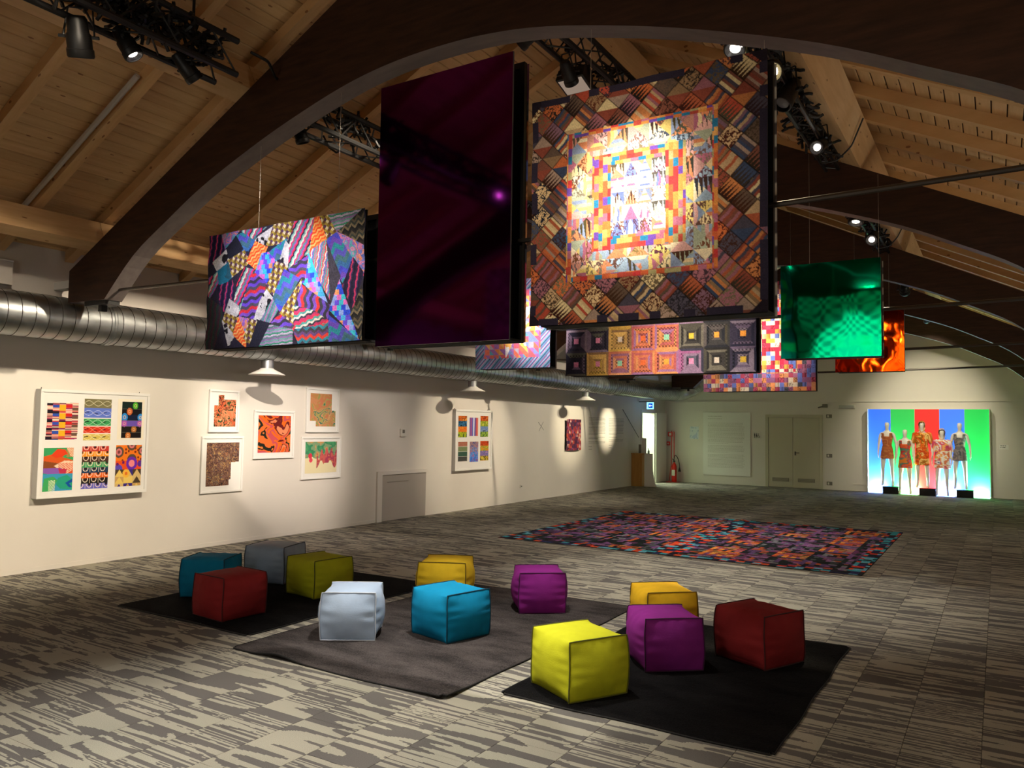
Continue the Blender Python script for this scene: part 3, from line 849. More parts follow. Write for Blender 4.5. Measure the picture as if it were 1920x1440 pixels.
def make_facets(W, Hh, cells, seed=0):
    cv = Canvas(cells, int(cells * Hh / W), W, Hh); X, Y = cv.X, cv.Y
    g = .17; lx, ly = (X / g) % 1, (Y / g) % 1
    q = (lx > ly).astype(int) + 2 * (lx > 1 - ly).astype(int)
    ids = np.floor(X / g) * 31 + np.floor(Y / g) * 77 + q * 5
    cv.a = pick(np.floor(hash2(ids, ids * 0, seed) * 6), ['e8e0d0', 'c8c0b0', 'a8a0a0', 'f0e8dc', '8a8488', 'd8c8a8'])
    g2 = .08; ck = hash2(np.floor(X / .35), np.floor(Y / .35), seed + 3) > .6
    cv.put(ck, pick((np.floor(X/g2) + np.floor(Y/g2)) % 2, ['e8e4d8', '5a5658']))
    cv.put((cv.V < .1) | (cv.U < .1) | (cv.U > .9), pick((np.floor(X/.07) + np.floor(Y/.07)) % 2, ['e8e4d8', '6a6668']))
    return cv

# ------------------------------------------------------------ hanging double panels
def panel(kind, label, cat, x0, x1, z0, z1, y, front, group, wires=True, inset=.06, wx=(.28, .78), back=True, back_cv=None):
    """front: canvas or film material. y: centre plane (the tie rod)."""
    xc = (x0 + x1) / 2
    t_ = thing(kind, label, cat, (xc, y, z0), 0, group)
    W, Hh = x1 - x0, z1 - z0
    yf = y - .135
    if isinstance(front, Canvas):
        rnd = random.random() * 9
        canvas_mesh('quilt_front', front, (x0, yf, z1), (W, 0, 0), (0, 0, -Hh), M['knit'], t_, relief=.006,
                    bend=lambda u, v: .006 * np.sin(u * 23 + rnd) * (np.abs(v - .5) * 2) ** 4 + .006 * np.sin(v * 19 + rnd) * (np.abs(u - .5) * 2) ** 4)
        q = MB(); q.box(x0 + .006, x1 - .006, yf + .012, yf + .028, z0 + .006, z1 - .006); q.build('quilt_lining', M['blackcloth'], t_, world=True)
        inx = inset
    else:
        q = MB(); q.box(x0, x1, yf, yf + .010, z0, z1); o = q.build('film_sheet', front, t_, world=True)
        q = MB(); q.box(x1, x1 + .002, yf - .001, yf + .012, z0 - .002, z1)
        q.build('edge_trim', M['acryl'], t_, world=True); inx = inset * .5
    # black box frame behind, with the rod passing through it
    yb = y + .03
    q = MB()
    for za in (z0 - .004, z1 - .04):
        q = MB(); q.box(x0 + inx, x1 - .01, yb, yb + .035, za, za + .04); q.build('rail', M['black'], t_, world=True)
    for xa in (x0 + inx, x1 - .046):
        q = MB(); q.box(xa, xa + .036, yb, yb + .035, z0 + .036, z1 - .04); q.build('stile', M['black'], t_, world=True)
    q = MB(); q.box(x0 + inx, x1 - .01, yf + .03, yb, z0 - .002, z0 + .014); q.build('bottom_ledge', M['blackcloth'], t_, world=True)
    q = MB(); q.box(x0 + inx + .036, x1 - .046, yb + .012, yb + .028, z0 + .036, z1 - .04); q.build('backing', M['blackcloth'], t_, world=True)
    if back_cv is not None:
        canvas_mesh('quilt_back', back_cv, (x1, yb + .045, z1), (-W, 0, 0), (0, 0, -Hh), M['knit'], t_, relief=.004)
    if wires:
        for f_ in wx:
            xx = x0 + f_ * W
            q = MB(); q.tube([(xx, y - .02, z1 - .02), (xx, y - .02, arch_top(xx) - (.02 if abs(xx - XM) > .0 else 0))], .0018, 5)
            q.build('wire', M['wire'], t_, world=True)
    return t_
GP = 'double sided panels hanging from the roof arches'
panel('quilt_panel', 'wide hanging quilt of crazy violet, red and olive stripes, left of the purple panel', 'quilt', -5.79, -3.98, 2.27, 3.26, A1 + .08, make_q1(), GP, wx=(.27, .78))
panel('film_panel', 'tall hanging panel of dark purple mirror film', 'panel', -3.855, -2.70, 2.215, 4.145, A1 + .08, M['purple_film'], GP, wires=False,
      back_cv=make_check(1.15, 1.9, 9, 14, 60, 8))
panel('quilt_panel', 'largest hanging quilt, brown diamonds around a brightly lit centre square', 'quilt', -2.54, -1.045, 2.29, 3.75, A1 + .08, make_bq(), GP, wx=(.24, .97),
      back_cv=make_facets(1.495, 1.46, 130, 3))
panel('quilt_panel', 'hanging star quilt with diagonal striped border, seen below the purple panel', 'quilt', -5.93, -4.79, 2.40, 3.56, A2 - .01, make_star(), GP)
panel('quilt_panel', 'wide hanging quilt of yellow, orange and black squares, below the largest quilt', 'quilt', -4.56, -2.22, 2.28, 3.42, A2 - .01, make_log(), GP,
      back_cv=make_check(2.3, 1.14, 16, 8, 60, 18))
panel('film_panel', 'square hanging panel of teal green mirror film', 'panel', -1.96, -.98, 2.41, 3.41, A2 - .01, M['teal_film'], GP, wx=(.28, .97),
      back_cv=make_facets(.98, 1.0, 70, 5))
panel('quilt_panel', 'hanging checkered quilt of small red, blue and cream squares, left of the teal panel', 'quilt', -4.24, -2.43, 2.28, 4.07, A3 - .01, make_check(1.81, 1.79, 26, 25, 208, 4), GP)
panel('film_panel', 'hanging panel of orange red mirror film, behind the teal panel', 'panel', -2.14, -1.17, 2.56, 3.53, A3 - .01, M['orange_film'], GP)
# a quilt over the photographer that the purple film mirrors
panel('quilt_panel', 'quilt hanging over the camera, seen only as a reflection in the purple film', 'quilt', -5.57, -4.6, 2.6, 3.66, ARCH[1] + .22, make_check(1, 1, 10, 10, 60, 2), None,
      back_cv=make_facets(.9, 1.0, 60, 9))

# ------------------------------------------------------------ framed works on the left wall
def outline_keep(cv, pts):
    cv.keep = cv.mask(pts); return cv
def wall_pic(kind, label, y0, y1, z0, z1, depth, border, prints, glass=False, group='framed works on the left wall', xw=None):
    """prints: list of (canvas, u0, v0, u1, v1) in the frame"""
    xw = XL if xw is None else xw
    t_ = thing(kind, label, 'picture', (xw, (y0+y1)/2, z0), 0, group)
    xf = xw + depth
    for nm, a in (('bottom', (y0, y1, z0, z0 + border)), ('top', (y0, y1, z1 - border, z1)), ('left', (y0, y0 + border, z0 + border, z1 - border)), ('right', (y1 - border, y1, z0 + border, z1 - border))):
        q = MB(); q.box(xw + .002, xf, *a); q.build('frame_bar', M['frame'], t_, world=True, bevel=.003)
    q = MB(); xm = xf - .012; q.box(xw + .002, xm, y0 + border * .6, y1 - border * .6, z0 + border * .6, z1 - border * .6); q.build('mount', M['mount'], t_, world=True)
    W, Hh = y1 - y0, z1 - z0
    for (cv, u0, v0, u1, v1) in prints:
        rnd = random.random() * 9
        canvas_mesh('print', cv, (xm + .002, y0 + u0 * W, z1 - v0 * Hh), (0, (u1-u0) * W, 0), (0, 0, -(v1-v0) * Hh), M['print'], t_)
    if depth > .05:
        for yy in (y0 + .05, y1 - .08):
            q = MB(); q.tube([(xw, yy, z1 - .01), (xw + .012, yy, z1 + .02)], .004, 6); q.build('hook', M['steel'], t_, world=True)
    return t_
def CV(w, h, W=.3, Hh=.4, bg='f0ece0'): return Canvas(w, h, W, Hh, bg)
# six sheets of the big frame
def pa():
    c = CV(70, 90, .35, .4); U, V, X, Y = c.U, c.V, c.X, c.Y
    cols = ['2a1a2a', 'e89088', 'f0d0b8', 'a03060', 'e8a090', '702848', 'f0d8c0', 'd05048']
    ofs = np.floor(U * 5) * .013
    c.a = pick(np.floor(hash2(np.floor((Y + ofs) / .009), np.floor(U*5), 3) * 8), cols)
    row = np.floor((V * 4.4 + .02 * np.floor(U*5)) % 1 * 3); ci = np.floor(U * 5)
    c.put((row == 0) & (ci == 0), '1c1420'); c.put((row == 1) & (ci == 1), '3050b0'); c.put((row >= 1) & (ci == 2), 'e8b020'); c.put((row == 1) & (ci == 3), 'd02020'); c.put((row == 2) & (ci == 4), '6a5040')
    c.keep = c.mask([(.02,.02),(.98,.0),(1.,.5),(.97,.97),(.0,1),(.03,.5)]); return c
def pb():
    c = CV(70, 90, .35, .4); U, V, X, Y = c.U, c.V, c.X, c.Y
    for v0, v1, bg, ln, dk in ((0, .22, '7a7450', 'd8d2b0', '6a6444'), (.22, .46, '6078d0', 'c8d0f0', '28306a'), (.48, .65, '3a9a58', 'b0e0b8', '101a14'), (.67, .82, 'd8341c', 'f0a080', '5a1010'), (.84, 1, 'd8c060', 'f0e8b0', '302818')):
        m = (V >= v0) & (V < v1); c.put(m, bg)
        mid = (v0 + v1) / 2
        c.put(m & (np.abs(V - mid + .02*np.sin(U*9)) < .010) & ((U * 3.2) % 1 < .6), dk)
        c.put(m & (np.abs(np.abs(V - mid) - .06*np.abs(np.sin(U * PI * 3))) < .006), ln)
    c.put(np.abs(V - .47) < .012, 'f4f0e6'); c.put(np.abs(V - .66) < .01, 'f4f0e6'); c.put(np.abs(V - .83) < .01, 'f4f0e6'); return c
def pc():
    c = CV(60, 86, .26, .36, '14181c'); V, U = c.V, c.U
    for v0, v1, col in ((0, .2, '10241f'), (.2, .36, '100e12'), (.36, .52, '0c1c3a'), (.52, .68, '6a50b0'), (.68, .84, '1a1410'), (.84, 1, '160f0c')): c.put((V >= v0) & (V < v1), col)
    for u, v, r, col in ((.66, .11, .034, '50b030'), (.38, .27, .036, 'd06a38'), (.14, .43, .040, '2a8ad8'), (.92, .43, .036, '2a8ad8'), (.14, .6, .034, 'b058b0'), (.9, .6, .034, 'b058b0'), (.62, .76, .034, 'a8682a'), (.34, .93, .034, 'c87028')):
        c.disc(u, v, r, col); c.disc(u, v, r * .45, 'e8c090', r * .3)
    for v in (.2, .36, .52, .68, .84): c.put(np.abs(V - v) < .005, '5a5a50')
    return c
def pd():
    c = CV(70, 98, .33, .42, '3aa060'); U, V, X, Y = c.U, c.V, c.X, c.Y
    c.poly([(0, .2), (.3, .15), (1, .3), (1, .62), (0, .5)], 'd85a20'); c.poly([(0, .3), (.5, .36), (.4, .5), (0, .48)], '8a4a20')
    c.poly([(.25, .17), (.45, .03), (.7, .04), (.8, .14), (.6, .22), (.4, .24)], 'e0401c')
    c.poly([(.75, 0), (1, 0), (1, .22), (.9, .2)], 'f0e0c0'); c.put((U > .75) & (V < .22) & (((U*.5 + V) * 26 % 1) < .5), 'd86a30')
    c.poly([(.35, .42), (.7, .3), (1, .32), (1, .5), (.8, .62)], 'f0d0b0'); c.put((((U*.4 + V) * 24 % 1) < .45) & (U > .5) & (V > .36) & (V < .6), 'e04020')
    c.poly([(0, .47), (.6, .47), (.75, .6), (.3, .62), (0, .58)], '8a58b0'); c.poly([(.5, .48), (.8, .5), (.75, .6), (.55, .6)], 'c03050')
    c.poly([(0, .6), (1, .6), (1, 1), (0, 1)], '3a9ac0'); c.poly([(.05, .7), (.35, .66), (.5, .75), (.3, 1), (0, 1)], '40a860')
    c.poly([(.5, .7), (.8, .63), (1, .75), (1, .98), (.6, .95), (.45, .85)], '28a080'); c.poly([(.75, .82), (1, .72), (1, .8), (.88, .84), (1, .92), (.9, .93)], '1050a0')
    c.put((((U*.3 + V) * 30 % 1) < .45) & (U > .2) & (U < .42) & (V > .74), 'e8f0d0'); return c
def pe():
    c = CV(70, 102, .32, .43); U, V, X, Y = c.U, c.V, c.X, c.Y
    rows = ['c8382c', 'f09a20', '4a3028', '48a468', '1e3a5a', 'e86a1c', '1c1c1c', '6a68c8']
    r = np.floor(V * 8); c.a = pick(r, rows)
    ph = U * 3.2 + .5 * (r % 2); d = np.hypot((ph % 1 - .5) / 3.2 * .32, ((V * 8) % 1 - .15) / 8 * .43)
    c.put((np.abs(d - .028) < .0035), 'f0dcc8'); c.put((d < .014), '301818'); c.put((np.abs((ph % 1) - .02) < .02) & ((V*8) % 1 < .9), 'e8d8c0'); return c
def pf():
    c = CV(70, 110, .33, .44, 'ee7a1a'); U, V = c.U, c.V
    for u, v, r in ((.12, .17, .06), (.6, .0, .06), (1., .15, .05), (.62, .36, .06)):
        c.disc(u, v, r, '5a4a3a'); c.disc(u, v, r * .62, 'd87878'); c.disc(u, v, r * .3, '7a3a3a')
    for u, v in ((.42, .15), (.78, .13), (.9, .35), (.3, .42)):
        for k in range(3):
            w = k * 2.09; c.disc(u + .07 * math.cos(w), v + .05 * math.sin(w), .013, '7a2a10')
    c.put(V > .38, 'e8501c'); c.disc(.62, .36, .06, '5a4a3a'); c.disc(.62, .45, .07, '6a2ab0'); c.disc(.62, .45, .038, 'f08a90'); c.disc(.12, .58, .05, '5a48b8'); c.disc(.95, .46, .035, '5a2a90')
    for (a, b) in ((.3, .38), (.08, .42)): c.disc(a, b + .04, .016, '6a1a60')
    lo = V > .59; g = .11; tx = (c.X / g) % 1; ty = ((V - .59) * .44 / .075) % 1
    c.put(lo, pick(np.floor(hash2(np.floor(c.X / g) + 9 * (ty < np.abs(tx - .5) * 2), np.floor((V - .59) * .44 / .075), 3) * 5), ['4a3a2a', 'e8c868', 'c8a060', '3a2a80', 'd8b878']))
    c.disc(.42, .69, .045, 'f0b840'); c.disc(.42, .69, .018, 'e07028'); return c
def swirl(w, h, W, Hh, pal, sc, seed, keep=None, ring=None):
    c = CV(w, h, W, Hh); X, Y = c.X, c.Y
    n = fb(X * sc + 2 * vnoise(X * sc * .7, Y * sc * .7, seed + 1), Y * sc + 2 * vnoise(X * sc * .7 + 9, Y * sc * .7, seed + 2), seed)
    c.a = pick(np.floor((n * 3.1 * 4) % len(pal)), pal)
    if keep: c.keep = c.mask(keep)
    return c
BW, BH = 1.28, 1.19
paper = CV(20, 24, .3, .4, 'f2ead4')
wall_pic('picture_frame', 'largest white frame on the left wall, nearest, holding six colourful pattern sheets', 4.455, 5.735, .79, 1.98, .11, .032,
    [(pa(), .053, .119, .325, .465), (pb(), .377, .075, .626, .472), (paper, .688, .064, .949, .467), (pd(), .048, .539, .299, .936), (pe(), .374, .529, .618, .934), (pf(), .686, .522, .939, .930)])
fr0 = [o for o in C.objects if o.name.startswith('picture_frame')][0]
xm = XL + .098
canvas_mesh('print', pc(), (xm + .005, 4.455 + .727 * BW, 1.98 - .09 * BH), (0, .197 * BW, 0), (0, 0, -.361 * BH), M['print'], fr0)
ORG = ['e87850', '3a4a2a', 'f0a070', '5a2a20', 'e86a40', '24341c', 'c88a60']
wall_pic('picture_frame', 'small white frame with stepped orange and green paisley, upper left of the group of five', 6.645, 7.125, 1.51, 2.08, .03, .028,
    [(swirl(60, 74, .34, .42, ORG, 20, 3, [(.0,.33),(.19,.33),(.19,0),(.43,0),(.43,.13),(1,.13),(1,1),(0,1)]), .165, .122, .89, .866)])
BRN = ['6a4a38', '3a2c2c', '9a6a4a', '4a5058', 'b08a58', '5a3a34', '7a5a50']
wall_pic('picture_frame', 'white frame with dense brown paisley cut in steps, lower left of the five', 6.55, 7.22, .705, 1.455, .03, .03,
    [(swirl(90, 100, .52, .57, BRN, 38, 6, [(0,0),(1,0),(1,.45),(.75,.46),(.74,.85),(.69,.86),(.69,1),(0,1)]), .12, .11, .896, .88)])
OR2 = ['f0641e', 'e85a28', 'd8604a', 'f0823a', '20241a', 'f07030', 'c8505a', 'ee6a1c', '6a1c1c', 'e88a60']
wall_pic('picture_frame', 'white frame with bright orange swirl painting, centre of the group of five', 7.39, 8.13, 1.135, 1.825, .03, .03,
    [(swirl(96, 90, .6, .53, OR2, 6.2, 14), .10, .107, .905, .875)])
GRN = ['b88a50', 'c87858', 'a8a060', '3a7a68', 'd89870', '9a9a58', 'c88a60']
wall_pic('picture_frame', 'white frame with stepped sheet in faded green and rust, upper right of the five', 8.355, 9.04, 1.51, 2.19, .03, .028,
    [(swirl(76, 80, .52, .5, GRN, 9, 21, [(0,0),(.83,0),(.83,.5),(1,.51),(1,1),(.22,1),(.22,.83),(0,.83)]), .117, .12, .895, .864)])
cE = CV(90, 76, .66, .48, 'e8dcb0'); n = fb(cE.X*9, cE.Y*9, 5)
cE.put((cE.V < .45 + .25 * (n - .3)), pick(np.floor(n * 7), ['e08a30', '58a070', '4a9a68', '3a8a60', '80a078', 'c89860', '9a7aa0']))
cE.put((np.hypot(cE.U - .72, cE.V - .72) < .42 + .1 * np.sin(cE.U * 40)) & (cE.V < .72 + .12*np.sin(cE.U*22)) & (cE.U > .36), pick(np.floor(fb(cE.X*14, cE.Y*14, 8) * 4), ['b0484a', 'c8605a', 'a84058', 'd8905a']))
cE.disc(.16, .45, .04, 'd83a50'); cE.disc(.18, .58, .035, 'e04a60'); cE.poly([(.45, .95), (.6, .68), (.8, .68), (.9, .95)], 'e8dcb0')
wall_pic('picture_frame', 'white frame with watercolour of green leaves and red petals, lower right of the five', 8.285, 9.11, .80, 1.445, .03, .03, [(cE, .09, .12, .89, .862)])
# tall frame with six narrow sheets
def strip(seed, bands):
    c = CV(40, 64, .3, .45); n = fb(c.X * 34, c.Y * 34, seed); k = np.floor(c.V * len(bands))
    out = np.zeros_like(c.a)
    for i, (a, b, d) in enumerate(bands): out = np.where((k == i)[..., None], pick(np.floor(np.clip((n - .25) * 2, 0, .999) * 3), [a, b, d]), out)
    c.a = out; return c
sA = strip(3, [('d86a20', '8a3a1a', 'e8a040'), ('1a3a5a', '3a7aa8', '0e1c28'), ('e07820', 'd86018', 'e89030'), ('9ab01c', 'b8c030', '3a5a14')])
sB = CV(30, 54, .28, .36); sB.a = pick(np.floor(sB.U * 7), ['7a5aa0', 'a05a90', '6a6ac0', 'e0e0f0', '4a5ab0', 'c05a60', 'd8705a'])
sC = strip(8, [('d8501c', '8a2a18', 'e88a30'), ('a8b030', '6a8a28', 'c8c850'), ('6a8ac0', '8aa0d0', '4a5a80'), ('7aa040', 'a0b848', '3a6a28')])
sD = CV(36, 64, .28, .45); sD.a = pick(np.floor(sD.V * 4), ['b0705a', '7a8a60', '3a5a4a', '4a4a48']); sD.put((sD.V * 4 % 1) > .92, 'ece8dc'); sD.a *= (.85 + .3 * fb(sD.X*60, sD.Y*60, 4))[..., None].clip(0, 1); sD.a = sD.a.clip(0, 1)
sE = strip(12, [('8a6a90', 'b08a80', '5a5a90'), ('5a80c0', 'c07a60', '7a9ad0'), ('4a80d0', '6a9ae0', '9a70b0'), ('3a70d0', '5a90e8', '8a5aa0')])
sF = strip(15, [('c0401c', 'd85a24', '8a3418'), ('e8b828', '7aa040', 'd89028'), ('8a70b0', '6a6aa0', 'b08ac0'), ('e8a020', '4a5a28', 'd8c048')])
FW0, FW1 = 12.11, 13.39
def f2(u): return u
wall_pic('picture_frame', 'tall white frame holding six narrow colour sheets, alone right of the group of five', FW0, FW1, .775, 1.96, .08, .04,
    [(sA, .075, .105, .30, .455), (sB, .37, .13, .60, .435), (sC, .665, .095, .885, .45), (sD, .08, .53, .32, .85), (sE, .385, .53, .615, .865), (sF, .67, .52, .905, .853)])
# small quilt
cq = make_check(.78, .75, 8, 9, 60, 31); gx, gy = cq.X / .085, cq.Y / .085
cq.a = pick(np.floor(hash2(np.floor(gx + .5 * (np.floor(gy) % 2)) * 3 + ((gy % 1) > np.abs((gx + .5*(np.floor(gy)%2)) % 1 - .5) * 2), np.floor(gy), 5) * 8), ['7a2a3a', '4a2038', 'b0483a', 'd0a898', '3a2a4a', '8a4a6a', 'a03a3a', '5a2a4a']); cq.knit(.15, 3)
t_ = thing('small_quilt', 'small dark red and purple patchwork quilt hung on the far part of the left wall', 'quilt', (XL2, 17.1, 1.08))
q = MB(); q.box(XL2, XL2 + .045, 16.74, 17.44, 1.10, 1.80); q.build('batten_frame', M['blackcloth'], t_, world=True)
canvas_mesh('quilt_front', cq, (XL2 + .055, 16.71, 1.84), (0, .77, 0), (0, 0, -.76), M['knit'], t_, bend=lambda u, v: .012 * np.sin(v * 11 + u * 5) * (v > .5) * (v - .5) * 2)

# thermostat, hatch, cross mark, wall texts, socket
def rect_thing(name, label, cat, boxes, loc, group=None):
    t_ = thing(name, label, cat, loc, 0, group)
    for nm, mt, bx in boxes:
        q = MB()
        for b_ in (bx if isinstance(bx[0], (list, tuple)) else [bx]): q.box(*b_)
        q.build(nm, mt, t_, world=True, bevel=.002)
    return t_
rect_thing('thermostat', 'small white thermostat box on the left wall', 'thermostat', [('body', M['plastic'], (XL, XL + .03, 10.56, 10.70, 1.44, 1.58)), ('display', M['grille'], (XL + .03, XL + .033, 10.60, 10.66, 1.50, 1.56))], (XL, 10.63, 1.44))
t_ = thing('wall_hatch', 'low white hatch panel in the left wall at floor level', 'hatch', (XL, 10.7, 0))
q = MB(); q.box(XL, XL + .035, 9.98, 10.10, 0, .85); q.box(XL, XL + .035, 10.10, 11.33, .79, .85); q.build('hatch_frame', M['wall'], t_, world=True)
q = MB(); q.box(XL, XL + .012, 10.12, 11.31, .01, .785); q.build('hatch_leaf', M['hatch'], t_, world=True)
q = MB(); q.box(XL + .012, XL + .02, 10.25, 10.8, .66, .665); q.build('slot', M['grille'], t_, world=True)
q = MB(); q.tube([(XL2 + .003, 15.43, 1.75), (XL2 + .003, 15.68, 1.57)], .004, 5); q.tube([(XL2 + .003, 15.66, 1.76), (XL2 + .003, 15.46, 1.55)], .004, 5)
tag(q.build('cross_mark', M['ink']), 'thin grey pencilled X mark on the bare left wall', 'mark')
rect_thing('wall_socket', 'small white socket low on the left wall where it steps back', 'socket', [('plate', M['plastic'], (XL2, XL2 + .012, 14.66, 14.76, .30, .37)), ('socket_hole', M['grille'], (XL2 + .012, XL2 + .014, 14.685, 14.735, .32, .35))], (XL2, 14.7, .3))

def text_lines(bm, P0, du, dv, nlines, width, lh, th, seed, para=()):
    """rows of small word-long dashes: a text too small to read. P0 top-left, du unit along the line"""
    rs = random.Random(seed); P0 = Vector(P0); du = Vector(du); dv = Vector(dv); nrm = Vector((abs(du.y), 0, 0)) if abs(du.y) > .5 else Vector((0, -abs(du.x), 0))
    for i in range(nlines):
        if i in para: continue
        x = 0; W_ = width * (.55 if (i + 1) in para else rs.uniform(.93, 1))
        while x < W_:
            w_ = rs.uniform(.015, .06); w_ = min(w_, W_ - x)
            if w_ > .006:
                a = P0 + du * x + dv * (i * lh); b_ = a + du * w_
                bm.add([a, b_, b_ + dv * th, a + dv * th, a + nrm * .0015, b_ + nrm * .0015, b_ + dv * th + nrm * .0015, a + dv * th + nrm * .0015],
                       [(0,3,2,1),(4,5,6,7),(0,1,5,4),(1,2,6,5),(2,3,7,6),(3,0,4,7)])
            x += w_ + .012
q = MB(); text_lines(q, (XL2 + .0005, 18.02, 1.90), (0,1,0), (0,0,-1), 19, 1.02, .036, .010, 4, (13, 16)); text_lines(q, (XL2 + .0005, 18.02, 1.16), (0,1,0), (0,0,-1), 2, .2, .07, .012, 5)
tag(q.build('wall_text', M['ink']), 'left column of small grey wall text beside the small quilt', 'text', 'wall text columns')
q = MB(); text_lines(q, (XL2 + .0005, 19.24, 1.90), (0,1,0), (0,0,-1), 18, 1.0, .036, .010, 6, (13, 15)); text_lines(q, (XL2 + .0005, 19.24, 1.18), (0,1,0), (0,0,-1), 2, .2, .07, .012, 7)
tag(q.build('wall_text', M['ink']), 'right column of small grey wall text, nearer the doorway', 'text', 'wall text columns')
q = MB(); q.tube([(XL2 + .02, 20.1, 2.16), (XL2 + .06, 21.15, 1.38)], .008, 6)
tag(q.build('slanting_rod', M['steel']), 'thin dark rod leaning diagonally on the left wall above the reception desk', 'rod')

# ------------------------------------------------------------ doorway on the left, exit sign, desk, extinguisher
D0, D1 = 21.5, 22.46
d = bpy.data.objects.new('door_1', None); C.objects.link(d); d.location = (XL2, (D0 + D1) / 2, 0); struct(d)
q = MB(); q.box(XL2 - .13, XL2 + .03, D0 - .06, D0 + .012, 0, 2.2); q.box(XL2 - .13, XL2 + .03, D1 - .012, D1 + .05, 0, 2.2); q.box(XL2 - .13, XL2 + .03, D0 + .012, D1 - .012, 2.1, 2.2); q.build('door_frame', M['white'], d, world=True)
q = MB(); q.box(XL2 + .03, XL2 + .075, D1 + .03, D1 + .9, .01, 2.12); lf = q.build('door_leaf', M['white'], d, world=True)
q = MB(); q.box(XL2 - 1.6, XL2 - 1.55, 20.9, 23.6, 0, 2.4); q.box(XL2 - 1.6, XL2 - .12, 20.9, 20.95, 0, 2.4); q.box(XL2 - 1.6, XL2 - .12, 23.55, 23.6, 0, 2.4); q.box(XL2 - 1.6, XL2 - .12, 20.9, 23.6, 2.4, 2.45); q.box(XL2 - 1.6, XL2 - .12, 20.9, 23.6, -.05, 0)
struct(q.build('wall_lobby', mat('lobby_wall', (226,236,208), .8)))
lamp('lobby_lamp', 'AREA', (XL2 - .9, 22.1, 2.38), (XL2 - .9, 22.1, 0), 70, (.92, 1, .84), .9)

t_ = thing('exit_sign', 'small glowing blue and white exit sign above the doorway', 'sign', (XL2 + .35, 21.3, 2.20))
q = MB(); q.box(XL2, XL2 + .46, 21.30, 21.34, 2.405, 2.43); q.build('bracket', M['steel'], t_, world=True)
q = MB(); q.box(-8.655, -8.455, 21.29, 21.33, 2.20, 2.40); q.build('sign_box', mat('sign_glow', (230,245,255), .5, emit=(120,200,255), estr=1.6), t_, world=True)
q = MB(); q.box(-8.60, -8.475, 21.285, 21.29, 2.23, 2.37); q.build('door_symbol', mat('sign_blue', (0,90,210), .5, emit=(0,80,220), estr=.6), t_, world=True)
q = MB(); q.prism([(-8.59, 2.30), (-8.55, 2.335), (-8.55, 2.31), (-8.49, 2.31), (-8.49, 2.29), (-8.55, 2.29), (-8.55, 2.265)], 'y', 21.281, 21.285); q.build('arrow', mat('sign_white', (255,255,255), .5, emit=(235,250,255), estr=1.2), t_, world=True)

t_ = thing('reception_desk', 'small wooden reception desk against the left wall before the doorway', 'desk', (-8.6, 21, 0))
oak = noisy('oak_veneer', (178,128,60), (196,146,76), .5, 3, (6, 6, .6))
q = MB(); q.box(XL2 + .01, -8.57, 20.75, 21.2, 0, .90); q.build('cabinet', oak, t_, world=True, bevel=.004)
q = MB(); q.box(XL2 + .005, -8.53, 20.73, 21.22, .90, .93); q.build('worktop', oak, t_, world=True, bevel=.004)
q = MB(); pts = [(-8.52, .0), (-8.16, .0), (-8.22, .15), (-8.27, .45), (-8.28, .93), (-8.52, .93)]
q.prism(pts, 'y', 20.80, 20.83); q.build('curved_front_board', M['white'], t_, world=True)
t_ = thing('easel_board', 'white board standing on the reception desk', 'board', (-8.5, 21, .945))
q = MB(); q.prism([(-8.68, .93), (-8.53, .93), (-8.53, 1.36), (-8.65, 1.37)], 'y', 20.95, 20.97); q.build('board_sheet', M['plastic'], t_, world=True)
q = MB(); q.box(-8.76, -8.69, 20.96, 20.985, .93, 1.18); q.build('card', M['grille'], t_, world=True)
t_ = thing('desk_bottle', 'small clear hand gel bottle on the white desk front', 'bottle', (-8.28, 21.0, .945))
q = MB(); q.lathe([(.001, 0), (.03, 0), (.032, .08), (.012, .1), (.012, .13)], 12, (-8.40, 20.815, .93)); q.build('bottle_body', mat('gel_bottle', (170,190,190), .1), t_, world=True, smooth=True)
q = MB(); q.box(-8.43, -8.39, 20.805, 20.825, 1.06, 1.075); q.build('pump', M['black'], t_, world=True)

ex, ey = -8.50, 23.15
t_ = thing('fire_extinguisher', 'red fire extinguisher on the floor by the far left corner', 'extinguisher', (ex, ey, 0))
q = MB(); q.lathe([(.001, .02), (.075, .02), (.08, .04), (.08, .48), (.06, .55), (.025, .59), (.02, .62)], 20, (ex, ey, 0)); q.build('cylinder_body', M['red'], t_, smooth=True, world=True)
q = MB(); q.box(ex - .02, ex + .02, ey - .03, ey + .05, .62, .66); q.tube([(ex, ey, .66), (ex - .02, ey - .1, .72)], .01, 6); q.build('valve', M['black'], t_, world=True)
q = MB(); q.tube(bend((ex, ey - .02, .64), (ex + .02, ey - .05, .98), (ex + .14, ey - .02, .70), 8) + bend((ex + .14, ey - .02, .68), (ex + .18, ey, .55), (ex + .17, ey, .42), 5), .012, 8); q.lathe([(.01, .14), (.045, 0), (.03, 0)], 12, (ex + .17, ey, .33)); q.build('hose', M['black'], t_, world=True)
q = MB(); q.box(ex - .05, ex + .05, ey - .084, ey - .078, .2, .38); q.build('instruction_label', M['plastic'], t_, world=True)
t_ = thing('extinguisher_stand', 'thin red floor stand carrying signs behind the fire extinguisher', 'stand', (ex - .08, ey + .12, 0))
q = MB(); q.tube([(ex - .04, ey + .1, .01), (ex - .04, ey + .1, 1.55), (ex - .12, ey + .1, 1.58), (ex - .13, ey + .1, .5), (ex - .2, ey + .1, .02)], .012, 6); q.box(ex - .22, ex + .12, ey - .1, ey + .14, 0, .012); q.build('stand_tube', M['red'], t_, world=True)
q = MB(); q.box(ex - .24, ex - .08, ey + .08, ey + .09, 1.40, 1.54); q.build('sign_plate', M['red'], t_, world=True)
q = MB(); q.box(ex - .20, ex - .13, ey + .074, ey + .08, 1.43, 1.51); q.build('pictogram', M['plastic'], t_, world=True)
